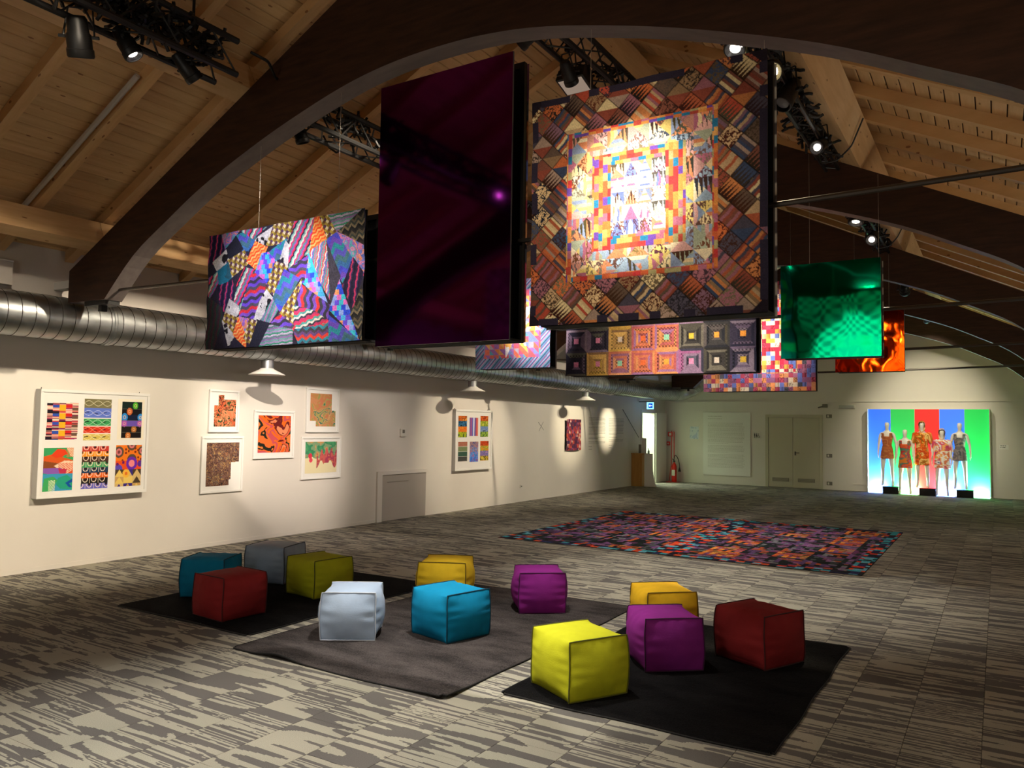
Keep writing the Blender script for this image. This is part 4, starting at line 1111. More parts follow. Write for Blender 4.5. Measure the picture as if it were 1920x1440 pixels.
rect_thing('call_point', 'small red fire call point on the wall left of the extinguisher', 'alarm', [('plate', M['red'], (ex - .34, ex - .23, YF - .05, YF, 1.12, 1.24)), ('button', M['plastic'], (ex - .31, ex - .26, YF - .054, YF - .05, 1.155, 1.205))], (ex - .28, YF, 1.12))
# (the wall left of it is the corner, so it hangs on the far wall)

# ------------------------------------------------------------ far wall
yw = YF
t_ = thing('text_board', 'large pale board with long exhibition text on the far wall', 'board', (-6.95, yw, .25))
q = MB(); q.box(-7.67, -6.24, yw - .025, yw, .26, 2.16); q.build('board_sheet', M['mount'], t_, world=True, bevel=.003)
q = MB(); text_lines(q, (-7.52, yw - .026, 2.05), (1,0,0), (0,0,-1), 2, .45, .08, .014, 9); text_lines(q, (-7.52, yw - .026, 1.84), (1,0,0), (0,0,-1), 36, 1.13, .038, .010, 8, (17, 24)); q.build('lettering', M['inkfaint'], t_, world=True, kind='stuff')
t_ = thing('toilet_sign', 'white toilet sign with man, woman and wheelchair symbols left of the double door', 'sign', (-6.05, yw, 1.38))
q = MB(); q.box(-6.17, -5.94, yw - .012, yw, 1.37, 1.60); q.build('sign_plate', M['plastic'], t_, world=True)
q = MB()
for cx, kindp in ((-6.115, 0), (-6.055, 1)):
    q.lathe([(.001, .011), (.011, 0), (.001, -.011)], 8, (cx, yw - .014, 1.545))
    if kindp == 0: q.box(cx - .014, cx + .014, yw - .018, yw - .012, 1.465, 1.53); q.box(cx - .010, cx - .002, yw - .018, yw - .012, 1.41, 1.465); q.box(cx + .002, cx + .010, yw - .018, yw - .012, 1.41, 1.465)
    else: q.prism([(cx - .008, 1.53), (cx + .008, 1.53), (cx + .02, 1.45), (cx - .02, 1.45)], 'y', yw - .018, yw - .012); q.box(cx - .008, cx - .002, yw - .018, yw - .012, 1.41, 1.45); q.box(cx + .002, cx + .008, yw - .018, yw - .012, 1.41, 1.45)
cx = -5.99
q.lathe([(.001, .009), (.009, 0), (.001, -.009)], 8, (cx - .01, yw - .014, 1.535)); q.box(cx - .014, cx - .006, yw - .018, yw - .012, 1.46, 1.525); q.box(cx - .012, cx + .016, yw - .018, yw - .012, 1.463, 1.472); q.box(cx + .01, cx + .017, yw - .018, yw - .012, 1.42, 1.47)
for k in range(12):
    a0, a1 = 2.2 + k * .36, 2.2 + (k + 1) * .36
    q.tube([(cx - .002 + .027 * math.cos(a0), yw - .015, 1.445 + .027 * math.sin(a0)), (cx - .002 + .027 * math.cos(a1), yw - .015, 1.445 + .027 * math.sin(a1))], .0032, 4)
q.build('symbols', M['inkdark'], t_, world=True)
t_ = thing('poster_sheet', 'pale bluish sheet pinned on the far wall left of the text board', 'poster', (-7.95, yw, 1.35))
cp = CV(30, 44, .27, .38, 'dfe6ea'); cp.put(fb(cp.X * 22, cp.Y * 22, 3) > .62, 'b8c6d8'); cp.rect(.15, .1, .5, .14, 'a0b0c8'); cp.poly([(.2, .9), (.85, .9), (.85, .35), (.7, .6), (.4, .7)], 'c4d0e4')
canvas_mesh('print', cp, (-8.10, yw - .006, 1.72), (.28, 0, 0), (0, 0, -.38), M['print'], t_)
d = bpy.data.objects.new('door_2', None); C.objects.link(d); d.location = (-5.02, yw, 0); struct(d)
q = MB(); q.box(-5.80, -5.72, yw - .04, yw, 0, 2.10); q.box(-4.30, -4.22, yw - .04, yw, 0, 2.10); q.box(-5.72, -4.30, yw - .04, yw, 2.02, 2.10); q.build('door_frame', M['door'], d, world=True)
for (xa, xb) in ((-5.715, -5.03), (-5.02, -4.305)):
    q = MB(); q.box(xa, xb, yw - .028, yw, .01, 2.015); lf = q.build('door_leaf', M['door'], d, world=True, bevel=.003)
    xc_ = (xa + xb) / 2
    q = MB(); q.box(xc_ - .23, xc_ + .23, yw - .036, yw - .028, .17, .27); g_ = q.build('vent_grille', M['grille'], lf, world=True)
    q = MB()
    for k in range(5): q.box(xc_ - .22, xc_ + .22, yw - .041, yw - .036, .18 + k * .018, .187 + k * .018)
    q.build('grille_bars', M['door'], lf, world=True)
q = MB(); q.tube([(-4.96, yw - .03, 1.0), (-4.96, yw - .075, 1.0), (-4.84, yw - .075, 1.0)], .010, 8); q.box(-4.98, -4.94, yw - .034, yw - .028, .93, 1.04); q.build('door_handle', M['steel'], lf, world=True)
for z, s_, nm in ((2.06, .06, 'top one, beside the upper door frame'), (.95, .07, 'middle one, at handle height'), (.17, .06, 'lowest one, just above the floor')):
    rect_thing('wall_switch', 'small grey switch plate right of the double door, ' + nm, 'switch', [('plate', M['grille'], (-4.12, -3.97, yw - .014, yw, z - .05, z + .05)), ('rocker', M['plastic'], (-4.09, -4.05, yw - .018, yw - .014, z - .03, z + .03))], (-4.05, yw, z), 'switch plates by the double door')
t_ = thing('emergency_lamp', 'clear oblong emergency lamp high on the far wall right of the double door', 'lamp', (-3.55, yw, 2.28))
q = MB(); q.box(-3.80, -3.36, yw - .05, yw, 2.27, 2.38); q.build('housing', M['plastic'], t_, world=True, bevel=.015)
q = MB(); q.box(-3.77, -3.39, yw - .075, yw - .05, 2.285, 2.365); q.build('lens_cover', mat('clear_lens', (190,190,185), .1), t_, world=True, bevel=.01)
t_ = thing('motion_sensor', 'small bracketed sensor high above the right door frame', 'sensor', (-4.14, yw, 2.3))
q = MB(); q.box(-4.22, -4.08, yw - .06, yw, 2.30, 2.40); q.build('body', M['grille'], t_, world=True, bevel=.01); q = MB(); q.tube([(-4.2, yw - .05, 2.33), (-4.32, yw - .1, 2.30)], .02, 8); q.build('arm', M['grille'], t_, world=True)
t_ = thing('wall_label', 'small pale caption label on the far wall right of the lit dress display', 'label', (.1, yw, 1.2))
q = MB(); q.box(.02, .22, yw - .008, yw, 1.24, 1.36); q.build('plate', M['mount'], t_, world=True); q = MB(); text_lines(q, (.04, yw - .009, 1.34), (1,0,0), (0,0,-1), 2, .13, .045, .014, 3); q.build('lettering', M['inkdark'], t_, world=True, kind='stuff')
rect_thing('cable_duct', 'low white cable cover on the far wall left of the dress display', 'cover', [('cover', M['wall'], (-3.43, -3.05, yw - .02, yw, .17, .2))], (-3.2, yw, .17))

# ------------------------------------------------------------ dress display: coloured panels, light strips, plinths, mannequins
PX = [-3.015, -2.46, -1.885, -1.305, -.735, -.185]
pcol = [(45,105,245), (26,170,66), (205,18,14), (50,105,245), (0,176,66)]
t_ = thing('display_wall', 'shallow lit wall box with five upright colour panels behind the mannequins', 'display', (-1.6, yw, 0))
q = MB(); q.box(PX[0], PX[-1], yw - .13, yw, 0.0, 2.26); q.build('box_body', M['wall'], t_, world=True)
for xa in (PX[0] - .012, PX[-1]):
    q = MB(); q.box(xa, xa + .012, yw - .30, yw, 0, 2.265); q.build('side_cheek', M['wall'], t_, world=True)
for i in range(5):
    q = MB(); q.box(PX[i] + .004, PX[i+1] - .004, yw - .142, yw - .13, .03, 2.255)
    o = q.build('colour_panel', mat('panel_colour_%d' % i, pcol[i], .55, emit=pcol[i], estr=.34), t_, world=True); o['label'] = ['blue', 'green', 'red', 'blue', 'bright green'][i] + ' glowing upright panel'
names = ['leftmost', 'second from the left', 'third from the left', 'rightmost']
sx = [(-3.0, -2.64), (-2.22, -1.82), (-1.40, -.98), (-.55, -.20)]
for (a, b), nm in zip(sx, names):
    q = MB(); q.box(a, b, yw - .30, yw - .24, 0, .035)
    tag(q.build('light_strip', M['glow_blue' if nm[0] in 'lt' else 'glow_green']), 'glowing white floor light strip under the colour panels, ' + nm, 'lamp', 'floor light strips of the dress display')
LC = [(.42, .62, 1), (.45, 1, .55), (1, .5, .4), (.42, .62, 1), (.45, 1, .6)]
for i, (a, b) in enumerate(((-2.92, -2.5), (-2.4, -1.94), (-1.83, -1.37), (-1.24, -.8), (-.68, -.28))):
    lamp('strip_light', 'AREA', ((a + b) / 2, yw - .26, .045), ((a + b) / 2, yw - .14, .42), 190, LC[i], b - a, sizey=.06)

def skin_body(pose):
    J = {}; E_ = []
    def j(n, p, r): J[n] = (Vector(p), r if isinstance(r, tuple) else (r, r))
    j('pelvis', (0, 0, .93), (.13, .095)); j('waist', (0, 0, 1.10), (.098, .075)); j('chest', (0, .005, 1.30), (.125, .085)); j('collar', (0, .01, 1.43), (.075, .055))
    j('neck', (0, 0, 1.50), .04); j('jaw', (0, -.012, 1.565), (.048, .055)); j('head', (0, -.006, 1.65), (.068, .084)); j('crown', (0, .004, 1.715), (.05, .058))
    E_ += [('pelvis', 'waist'), ('waist', 'chest'), ('chest', 'collar'), ('collar', 'neck'), ('neck', 'jaw'), ('jaw', 'head'), ('head', 'crown')]
    for s, n in ((-1, 'l'), (1, 'r')):
        a = pose.get('arm' + n, (0, 0)); g = pose.get('leg' + n, (0, 0))
        j('sh' + n, (s * .155, .01, 1.40), .047); j('el' + n, (s * (.205 + a[0]), .03, 1.13), .034); j('wr' + n, (s * (.215 + a[0] * 1.6), -.04 - a[1], .90), .022)
        j('pa' + n, (s * (.215 + a[0] * 1.6), -.055 - a[1], .85), (.024, .014))
        E_ += [('collar', 'sh' + n), ('sh' + n, 'el' + n), ('el' + n, 'wr' + n), ('wr' + n, 'pa' + n)]
        wx, wy = s * (.215 + a[0] * 1.6), -.055 - a[1]
        for k in range(4):
            L = (.075, .085, .08, .062)[k]; oy = -.022 + k * .015
            j('f%d%s' % (k, n), (wx, wy + oy, .815), .0085); j('g%d%s' % (k, n), (wx - s * .012, wy + oy - .004, .815 - L * .7), .007)
            E_ += [('pa' + n, 'f%d%s' % (k, n)), ('f%d%s' % (k, n), 'g%d%s' % (k, n))]
        j('t1' + n, (wx - s * .012, wy - .035, .84), .009); j('t2' + n, (wx - s * .02, wy - .05, .80), .007); E_ += [('pa' + n, 't1' + n), ('t1' + n, 't2' + n)]
        j('hip' + n, (s * .085, 0, .86), .085); j('kn' + n, (s * (.085 + g[0]), -.02 - g[1], .48), .05); j('ca' + n, (s * (.088 + g[0]), .0 - g[1] * .6, .33), .047); j('an' + n, (s * (.09 + g[0] * 1.3), .02 - g[1] * .3, .085), .028)
        j('he' + n, (s * (.09 + g[0] * 1.3), .03, .03), .026); j('to' + n, (s * (.10 + g[0] * 1.3), -.12, .022), (.032, .018))
        E_ += [('pelvis', 'hip' + n), ('hip' + n, 'kn' + n), ('kn' + n, 'ca' + n), ('ca' + n, 'an' + n), ('an' + n, 'he' + n), ('an' + n, 'to' + n)]
    me = bpy.data.meshes.new('mannequin_body'); keys = list(J); ix = {k: i for i, k in enumerate(keys)}
    me.from_pydata([J[k][0] for k in keys], [(ix[a], ix[b]) for a, b in E_], [])
    o = bpy.data.objects.new('tmp', me); C.objects.link(o)
    o.modifiers.new('skin', 'SKIN'); sv = me.skin_vertices[0].data
    for k in keys: sv[ix[k]].radius = J[k][1]; sv[ix[k]].use_root = (k == 'pelvis')
    sb = o.modifiers.new('sub', 'SUBSURF'); sb.levels = 2; sb.render_levels = 2
    dg = bpy.context.evaluated_depsgraph_get(); dg.update()
    out = bpy.data.meshes.new_from_object(o.evaluated_get(dg)); bpy.data.objects.remove(o)
    out.polygons.foreach_set('use_smooth', [True] * len(out.polygons)); out.name = 'mannequin_body'
    out.materials.clear(); out.materials.append(M['mann']); return out
def dress_mesh(parent, rings, pal, sc, seed, strap=True, sleeves=0, pose=None):
    """rings: (z, rx, ry)"""
    nseg = 40; rows = []
    zs = [r[0] for r in rings]
    n = 46; h = n
    zz = np.linspace(zs[0], zs[-1], n)
    R1 = np.interp(-zz, [-z for z in zs], [r[1] for r in rings]); R2 = np.interp(-zz, [-z for z in zs], [r[2] for r in rings])
    vs, fs, cols = [], [], []
    for i in range(n):
        for k in range(nseg):
            w = 2 * PI * k / nseg; fold = 1 + .02 * math.sin(5 * w + seed) * (i / n)
            vs.append((R1[i] * math.cos(w) * fold, R2[i] * math.sin(w) * fold - .005, zz[i]))
    for i in range(n - 1):
        for k in range(nseg):
            w = 2 * PI * (k + .5) / nseg
            # neckline and arm cut-outs at the top of a sleeveless dress
            if strap and zz[i] > 1.335:
                c_, s_ = math.cos(w), math.sin(w)
                if abs(c_) < .52 and (s_ < 0): continue
                if abs(c_) < .5 and s_ > 0 and zz[i] > 1.38: continue
                if abs(c_) > .86: continue
            fs.append((i*nseg + k, i*nseg + (k+1) % nseg, (i+1)*nseg + (k+1) % nseg, (i+1)*nseg + k))
    bm = MB(); bm.add(vs, fs)
    if sleeves:
        for s, nm in ((-1, 'l'), (1, 'r')):
            a = (pose or {}).get('arm' + nm, (0, 0))
            bm.tube([(s * .10, .01, 1.415), (s * .16, .01, 1.40), (s * (.19 + a[0] * .6), .022, 1.26), (s * (.205 + a[0]), .03, 1.40 - sleeves)], [.06, .066, .058, .060], 20)
    o = bm.build('dress', M['dress'], parent, smooth=True)
    V = np.array(bm.v); at = o.data.color_attributes.new('col', 'FLOAT_COLOR', 'POINT')
    c4 = np.ones((len(V), 4), np.float32)
    X_, Z_ = V[:, 0] + .5 * V[:, 1], V[:, 2]
    nn = fb(X_ * sc + 1.5 * vnoise(X_ * sc * .6, Z_ * sc * .6, seed), Z_ * sc + 30, seed)
    c4[:, :3] = tolin(pick(np.floor((nn * 9) % len(pal)), pal))
    at.data.foreach_set('color', c4.reshape(-1)); sd = o.modifiers.new('thick', 'SOLIDIFY'); sd.thickness = .004; sd.offset = 1
    return o
pose_a = {'arml': (.0, .0), 'armr': (.015, .02), 'legl': (.02, .04), 'legr': (.03, -.01)}
pose_b = {'arml': (.01, .01), 'armr': (.0, .03), 'legl': (.03, .0), 'legr': (.02, .06)}
bodyA, bodyB = skin_body(pose_a), skin_body(pose_b)
def mannequin(x, z, label, body, pose, rings, pal, sc, seed, strap=True, sleeves=0, cap=None, scale=1.):
    t_ = thing('mannequin', label, 'mannequin', (x, yw - .34, z), 0, 'mannequins of the dress display')
    t_.scale = (scale,) * 3
    b = bpy.data.objects.new('body', body); C.objects.link(b); b.parent = t_
    dress_mesh(t_, rings, pal, sc, seed, strap, sleeves, pose)
    if cap:
        q = MB()   # fitted hood, open at the face
        vs, fs = [], []; nu, nv = 14, 22
        for i in range(nu + 1):
            th = PI * i / nu * .86
            for k in range(nv):
                w = 2 * PI * k / nv
                vs.append((.084 * math.sin(th) * math.cos(w), .098 * math.sin(th) * math.sin(w) - .004, 1.65 + .112 * math.cos(th)))
        for i in range(nu):
            for k in range(nv):
                w = 2 * PI * (k + .5) / nv; th = PI * (i + .5) / nu * .86
                if math.sin(w) < -.55 and th > .95: continue
                fs.append((i*nv + k, i*nv + (k+1) % nv, (i+1)*nv + (k+1) % nv, (i+1)*nv + k))
        q.add(vs, fs)
        q.tube([(-.07, -.01, 1.58), (-.05, -.02, 1.50), (0, -.05, 1.45), (.05, -.02, 1.50), (.07, -.01, 1.58)], .018, 8)
        o = q.build('hood', M['dress'], t_, smooth=True)
        V = np.array(q.v); at = o.data.color_attributes.new('col', 'FLOAT_COLOR', 'POINT'); c4 = np.ones((len(V), 4), np.float32)
        c4[:, :3] = tolin(pick(np.floor(fb(V[:, 0] * 26, V[:, 2] * 26, seed) * 3.9), cap)); at.data.foreach_set('color', c4.reshape(-1))
    return t_
TANK = [(1.42, .150, .10), (1.30, .140, .108), (1.10, .112, .095), (.98, .140, .115), (.80, .165, .125), (.74, .168, .13)]
mannequin(-2.53, .19, 'white mannequin in a short rust brown dress, leftmost of the five', bodyA, pose_a, TANK, ['a85a38', 'b8683e', '9a5038', 'c07848'], 7, 3)
mannequin(-2.10, .0, 'white mannequin in a red and violet swirl dress, second from the left', bodyB, pose_b, TANK[:-1] + [(.70, .175, .135)], ['c8402c', '8a6a9a', 'e0602c', 'b83a3a', '5a7a6a', 'd8782c', '9a4a5a'], 8, 9)
mannequin(-1.70, .19, 'white mannequin in a long orange flower dress and matching hood, centre', bodyA, pose_a, [(1.45, .09, .07), (1.41, .165, .10), (1.28, .155, .115), (1.10, .135, .105), (.98, .155, .12), (.60, .175, .13)], ['e8801c', 'f0b050', '9a5a18', 'f0701c', 'd04818', 'f4c878', 'b06a20'], 10, 14, strap=False, sleeves=.22, cap=['e8a050', 'b06a30', 'f0c890', '8a5a2c'])
mannequin(-1.24, .0, 'white mannequin in a white, blue and pink flower dress with hood, fourth from the left', bodyB, pose_b, [(1.45, .09, .07), (1.41, .165, .10), (1.25, .16, .12), (1.0, .175, .135), (.72, .20, .15)], ['f0ece8', '3a4a9a', 'e8e0e0', 'd04a70', 'f0a860', 'f4f0ea', 'e07a50'], 8, 21, strap=False, sleeves=.25, cap=['f0dcb8', 'e0b088', '8a8ab0', 'f0e4d0'])
mannequin(-.84, .19, 'white mannequin in a short grey swirl dress, rightmost of the five', bodyA, pose_a, TANK, ['6a6468', '8a8484', '54585e', '9a8a80', '706a70'], 6, 30)
for x, nm in ((-2.45, 'left'), (-1.58, 'middle'), (-.74, 'right')):
    t_ = thing('black_plinth', 'black box on the floor under a mannequin, %s of three' % nm, 'box', (x, yw - .45, 0), 0, 'black plinths of the dress display')
    q = MB(); q.box(x - .19, x + .19, yw - .47, yw - .22, 0, .18); q.build('plinth_body', M['blackcloth'], t_, world=True, bevel=.006)
    q = MB(); q.box(x - .195, x + .195, yw - .475, yw - .215, .18, .19); q.build('top_board', M['black'], t_, world=True)

# ------------------------------------------------------------ rugs and poufs
def rug(name, label, x0, x1, y0, y1, mt, h=.014, lift=()):
    t_ = thing(name, label, 'rug', ((x0+x1)/2, (y0+y1)/2, 0))
    nx, ny = 70, 90; vs = []; rs = random.Random(int(abs(x0) * 100))
    for j in range(ny + 1):
        for i in range(nx + 1):
            u, v = i / nx, j / ny
            wob = .006 * math.sin(v * 17 + x0) ; wob2 = .006 * math.sin(u * 13 + x0 * 2)
            x = x0 + (x1 - x0) * u + (wob if i in (0, nx) else 0); y = y0 + (y1 - y0) * v + (wob2 if j in (0, ny) else 0)
            if i in (0, nx) and j in (0, ny): x += -.03 * (2*u - 1); y += -.03 * (2*v - 1)
            z = h + rs.uniform(-.0015, .0015)
            e = min(i, nx - i, j, ny - j)
            if e == 0: z = h * .55
            for (lu, lv, amp, rad) in lift:
                d = math.hypot((u - lu) * (x1 - x0), (v - lv) * (y1 - y0)); z += amp * math.exp(-(d / rad) ** 2)
            vs.append((x, y, z))
    fs = [(j*(nx+1)+i, j*(nx+1)+i+1, (j+1)*(nx+1)+i+1, (j+1)*(nx+1)+i) for j in range(ny) for i in range(nx)]
    q = MB(); q.add(vs, fs); q.build('pile', mt, t_, smooth=True, world=True)
    rim = [vs[i] for i in range(nx+1)] + [vs[j*(nx+1)+nx] for j in range(1, ny+1)] + [vs[ny*(nx+1)+i] for i in range(nx-1, -1, -1)] + [vs[j*(nx+1)] for j in range(ny-1, 0, -1)]
    n = len(rim); q = MB(); q.add([(a, b, c) for a, b, c in rim] + [(a, b, max(c - .012, .0005)) for a, b, c in rim], [(k, n + k, n + (k+1) % n, (k+1) % n) for k in range(n)])
    q.tube([(a, b, c - .001) for a, b, c in rim] + [rim[0]], .005, 6, cap=False); q.build('bound_edge', M['rugedge'], t_, world=True)
rug('black_rug', 'black pile rug on the left, under the dark red, blue, grey and green poufs', -6.68, -4.94, 4.12, 6.52, M['rugblack'], lift=((.5, 0, .008, .3),))
rug('grey_rug', 'dark grey pile rug in the middle, under the light grey, blue, yellow and purple poufs', -4.78, -2.85, 3.84, 6.76, M['ruggrey'], .015, lift=((.25, 0, .03, .17), (1, 0, .018, .25)))
rug('black_rug', 'black pile rug on the right, under the lime, purple, yellow and dark red poufs', -2.63, -.985, 4.13, 6.50, M['rugblack'])

def pouf(label, cx, cy, ang, color, s=.43, h=.37, shine=0., shear=(0, 0), seed=0, pipe_axis='x', zb=.014, pipe=None):
    t_ = thing('cube_pouf', label, 'pouf', (cx, cy, zb), math.radians(ang), 'cube poufs on the rugs')
    n = 26; rs = random.Random(seed); ph = [rs.uniform(0, 6) for _ in range(8)]
    e1, b1 = .03, .085
    def D(x, y, z):
        kx, ky, kz = x, y, z
        sx = x * math.sqrt(max(0, 1 - y*y/2 - z*z/2 + y*y*z*z/3)); sy = y * math.sqrt(max(0, 1 - x*x/2 - z*z/2 + x*x*z*z/3)); sz = z * math.sqrt(max(0, 1 - y*y/2 - x*x/2 + y*y*x*x/3))
        B_ = .27
        def wr(a, b, c, k):   # gathers beside the seams
            ed = math.exp(-(1 - abs(a)) / .16)
            return .028 * ed * (1 - abs(a)) / .12 * math.sin(c * (11 + 3 * math.sin(ph[k])) + ph[k] + 2 * math.sin(b * 3)) if abs(a) < 1 else 0
        A3 = [x, y, z]; k_ = 0 if pipe_axis == 'x' else 1; o1, o2 = [i_ for i_ in range(3) if i_ != k_]
        bb, cc_ = abs(A3[o1]), abs(A3[o2]); mx = max(bb, cc_)
        if mx > 0:
            nn_ = (bb ** 6 + cc_ ** 6) ** (1 / 6); rf = 1 + (mx / nn_ - 1) * (1 - abs(A3[k_]) ** 6) * .55
        else: rf = 1
        px = x * (1 - e1 * (1 - z*z) * y*y - e1 * .9 * (1 - y*y) * z*z + b1 * (1 - y*y) * (1 - z*z))
        py = y * (1 - e1 * (1 - z*z) * x*x - e1 * .9 * (1 - x*x) * z*z + b1 * (1 - x*x) * (1 - z*z))
        bz = (.02 if z > 0 else -.02)
        pz = z * (1 - e1 * .8 * (1 - x*x) * y*y - e1 * .8 * (1 - y*y) * x*x + bz * (1 - x*x) * (1 - y*y))
        if abs(x) == 1: px += x * (wr(y, z, z, 0) + wr(z, y, y, 1) * .7)
        if abs(y) == 1: py += y * (wr(x, z, z, 2) + wr(z, x, x, 3) * .7)
        if abs(z) == 1 and z > 0: pz += .5 * (wr(x, y, y, 4) + wr(y, x, x, 5)) - .06 * math.exp(-((x - .2 * math.sin(ph[6]))**2 + (y + .2 * math.sin(ph[7]))**2) / .3)
        px = px - (kx - sx) * B_; py = py - (ky - sy) * B_; pz = pz - (kz - sz) * B_ * (1 if kz > 0 else .45)
        px += .010 * math.sin(3.1 * z + ph[1]) ; py += .010 * math.sin(2.7 * z + ph[2])
        if k_ == 0: py *= rf; pz = (pz + 0) * rf
        else: px *= rf; pz *= rf
        q_ = 1.075 * (1 + .035 * (1 - kz * kz) + .012 * (z < 0) * -z)
        X_ = px * s / 2 * q_ + shear[0] * (z + 1) / 2; Y_ = py * s / 2 * q_ + shear[1] * (z + 1) / 2
        Z_ = (pz + 1) / 2 * h * 1.03
        if z < -.999: Z_ = max(Z_, 0) * .15
        return (X_, Y_, max(Z_, 0.0))
    vmap = {}; vs = []; fs = []
    def vid(a):
        k = tuple(round(c, 5) for c in a)
        if k not in vmap: vmap[k] = len(vs); vs.append(D(*a))
        return vmap[k]
    lin_ = [-1 + 2 * i / n for i in range(n + 1)]; lin_[-1] = 1.
    lin_ = [math.copysign(1 - (1 - abs(a)) ** 1.12, a) if abs(a) < 1 else a for a in lin_]
    for ax in range(3):
        for sg in (-1., 1.):
            for i in range(n):
                for j in range(n):
                    q4 = []
                    for (a, b) in ((i, j), (i+1, j), (i+1, j+1), (i, j+1)):
                        p = [0, 0, 0]; p[ax] = sg; p[(ax+1) % 3] = lin_[a]; p[(ax+2) % 3] = lin_[b]; q4.append(vid(p))
                    fs.append(tuple(q4) if sg > 0 else tuple(q4[::-1]))
    q = MB(); q.add(vs, fs)
    fm = fabric('fabric_' + label.split()[0], color, shine)
    o = q.build('cover', fm, t_); o.data.polygons.foreach_set('use_smooth', [True] * len(fs))
    # piping round the two faces across pipe_axis
    for sg in (-1., 1.):
        loop = []
        for (a0, b0), (a1, b1_) in (((-1, -1), (1, -1)), ((1, -1), (1, 1)), ((1, 1), (-1, 1)), ((-1, 1), (-1, -1))):
            for k in range(12):
                f_ = k / 12; a = a0 + (a1 - a0) * f_; b = b0 + (b1_ - b0) * f_
                p = (sg, a, b) if pipe_axis == 'x' else (a, sg, b)
                v = Vector(D(*[float(round(c, 9)) for c in p])); c_ = Vector((0, 0, h/2)); v = c_ + (v - c_) * 1.008; v.z = max(v.z, .004)
                loop.append(v)
        loop.append(loop[0])
        q = MB(); q.tube(loop, .0042, 6, cap=False); q.build('piping', pipe or mat('piping_' + label.split()[0], tuple(c * .45 for c in color), .8), o, smooth=True)
    return t_
BLUE, LIME, DRED, PURP, YEL, LGREY = (6,140,188), (196,200,34), (140,36,38), (128,34,124), (255,214,48), (182,204,232)
pouf('blue cube pouf at the far left behind the dark red one', -6.42, 4.90, 29, (6,126,166), .42, .36, seed=1)
pouf('dark red cube pouf at the left front of the left black rug', -5.60, 4.47, -4, DRED, .43, .36, seed=2, pipe_axis='y')
pouf('grey cube pouf at the back of the left black rug', -6.44, 5.70, 19, (134,154,176), .45, .38, .25, seed=3, pipe_axis='x')
pouf('olive green cube pouf at the back right of the left black rug', -5.60, 5.51, -8, (166,170,24), .45, .36, seed=4, pipe_axis='x')
pouf('light blue grey shiny cube pouf at the left front of the grey rug', -4.31, 4.60, 34, LGREY, .42, .365, .35, seed=5, pipe_axis='y', pipe=mat('pale_piping', (206,214,226), .6))
pouf('yellow cube pouf at the back of the grey rug behind the bright blue one', -4.50, 6.07, 26, YEL, .46, .37, seed=6, pipe_axis='y')
pouf('bright blue cube pouf in the middle of the grey rug', -3.68, 5.04, -14, BLUE, .44, .365, seed=7, pipe_axis='x')
pouf('purple cube pouf at the back right of the grey rug', -3.54, 6.19, 38, (142,36,136), .42, .36, seed=8, pipe_axis='y')
pouf('lime green cube pouf at the front of the right black rug, nearest of all', -2.26, 4.47, -29, (200,202,36), .44, .365, seed=9, pipe_axis='x')
pouf('yellow cube pouf at the back of the right black rug, mostly hidden', -2.34, 6.13, 42, (252,200,40), .42, .35, seed=10, pipe_axis='y')
pouf('purple cube pouf in the middle of the right black rug', -2.01, 5.29, 40, (130,34,126), .42, .36, seed=11, pipe_axis='y')
pouf('dark red cube pouf at the right of the right black rug', -1.48, 5.77, -24, (128,30,32), .44, .37, seed=12, pipe_axis='x')

# patterned woven rugs beyond the poufs
def weave_rug(label, x0, x1, y0, y1, seed, z=.008):
    t_ = thing('woven_rug', label, 'rug', ((x0+x1)/2, (y0+y1)/2, 0), 0, 'patterned woven rugs')
    W, Hh = x1 - x0, y1 - y0
    cv = Canvas(200, 340, W, Hh, '1c2428'); U, V, X, Y = cv.U, cv.V, cv.X, cv.Y
    g = .42; gx, gy = X / g, Y / g; ix, iy = np.floor(gx), np.floor(gy); lx, ly = gx % 1, gy % 1
    k = np.floor(np.maximum(1 - lx, 1 - ly) * 7); side = (1 - lx > 1 - ly)
    jit = np.floor((np.where(side, ly, lx)) * 4)
    r = hash2(ix * 11 + k * 3 + side * 5, iy * 7 + jit * (k % 2), seed)
    pal = ['10181a', '7a5084', '182a2a', 'b0562c', '5a4070', '121e22', '8a5e8a', '101618', '4a5254', '6a3460', '0c1214', '767a80']
    cv.a = pick(np.floor(r * len(pal)), pal)
    th = hash2(ix, iy, seed + 4); cv.a = np.where(((k % 2 == 0) & (th > .8))[..., None], pick(np.floor(hash2(ix + jit, iy + k, 5) * 3), ['d8742c', 'e09a48', 'c04a2c']), cv.a)
    rim = (X < .2) | (X > W - .2) | (Y < .2) | (Y > Hh - .2)
    cc_ = hash2(np.floor(X / .10), np.floor(Y / .10), seed + 9)
    cv.put(rim, pick(np.floor(cc_ * 8), ['d83a20', '1c1c30', '3aa0b0', '2a2c60', 'e0582c', '141820', '6ab0c8', '201828']))
    cv.knit(.25, seed)
    canvas_mesh('woven_face', cv, (x0, y1, z), (W, 0, 0), (0, -Hh, 0), M['woven'], t_)
    q = MB(); q.box(x0 - .004, x1 + .004, y0 - .004, y1 + .004, .0005, z - .001); q.build('backing', M['rugedge'], t_, world=True)
weave_rug('left half of the patterned multicolour woven rug beyond the poufs', -6.30, -3.81, 9.77, 14.38, 3)
weave_rug('right half of the patterned multicolour woven rug beyond the poufs', -3.80, -1.35, 9.76, 14.30, 8)

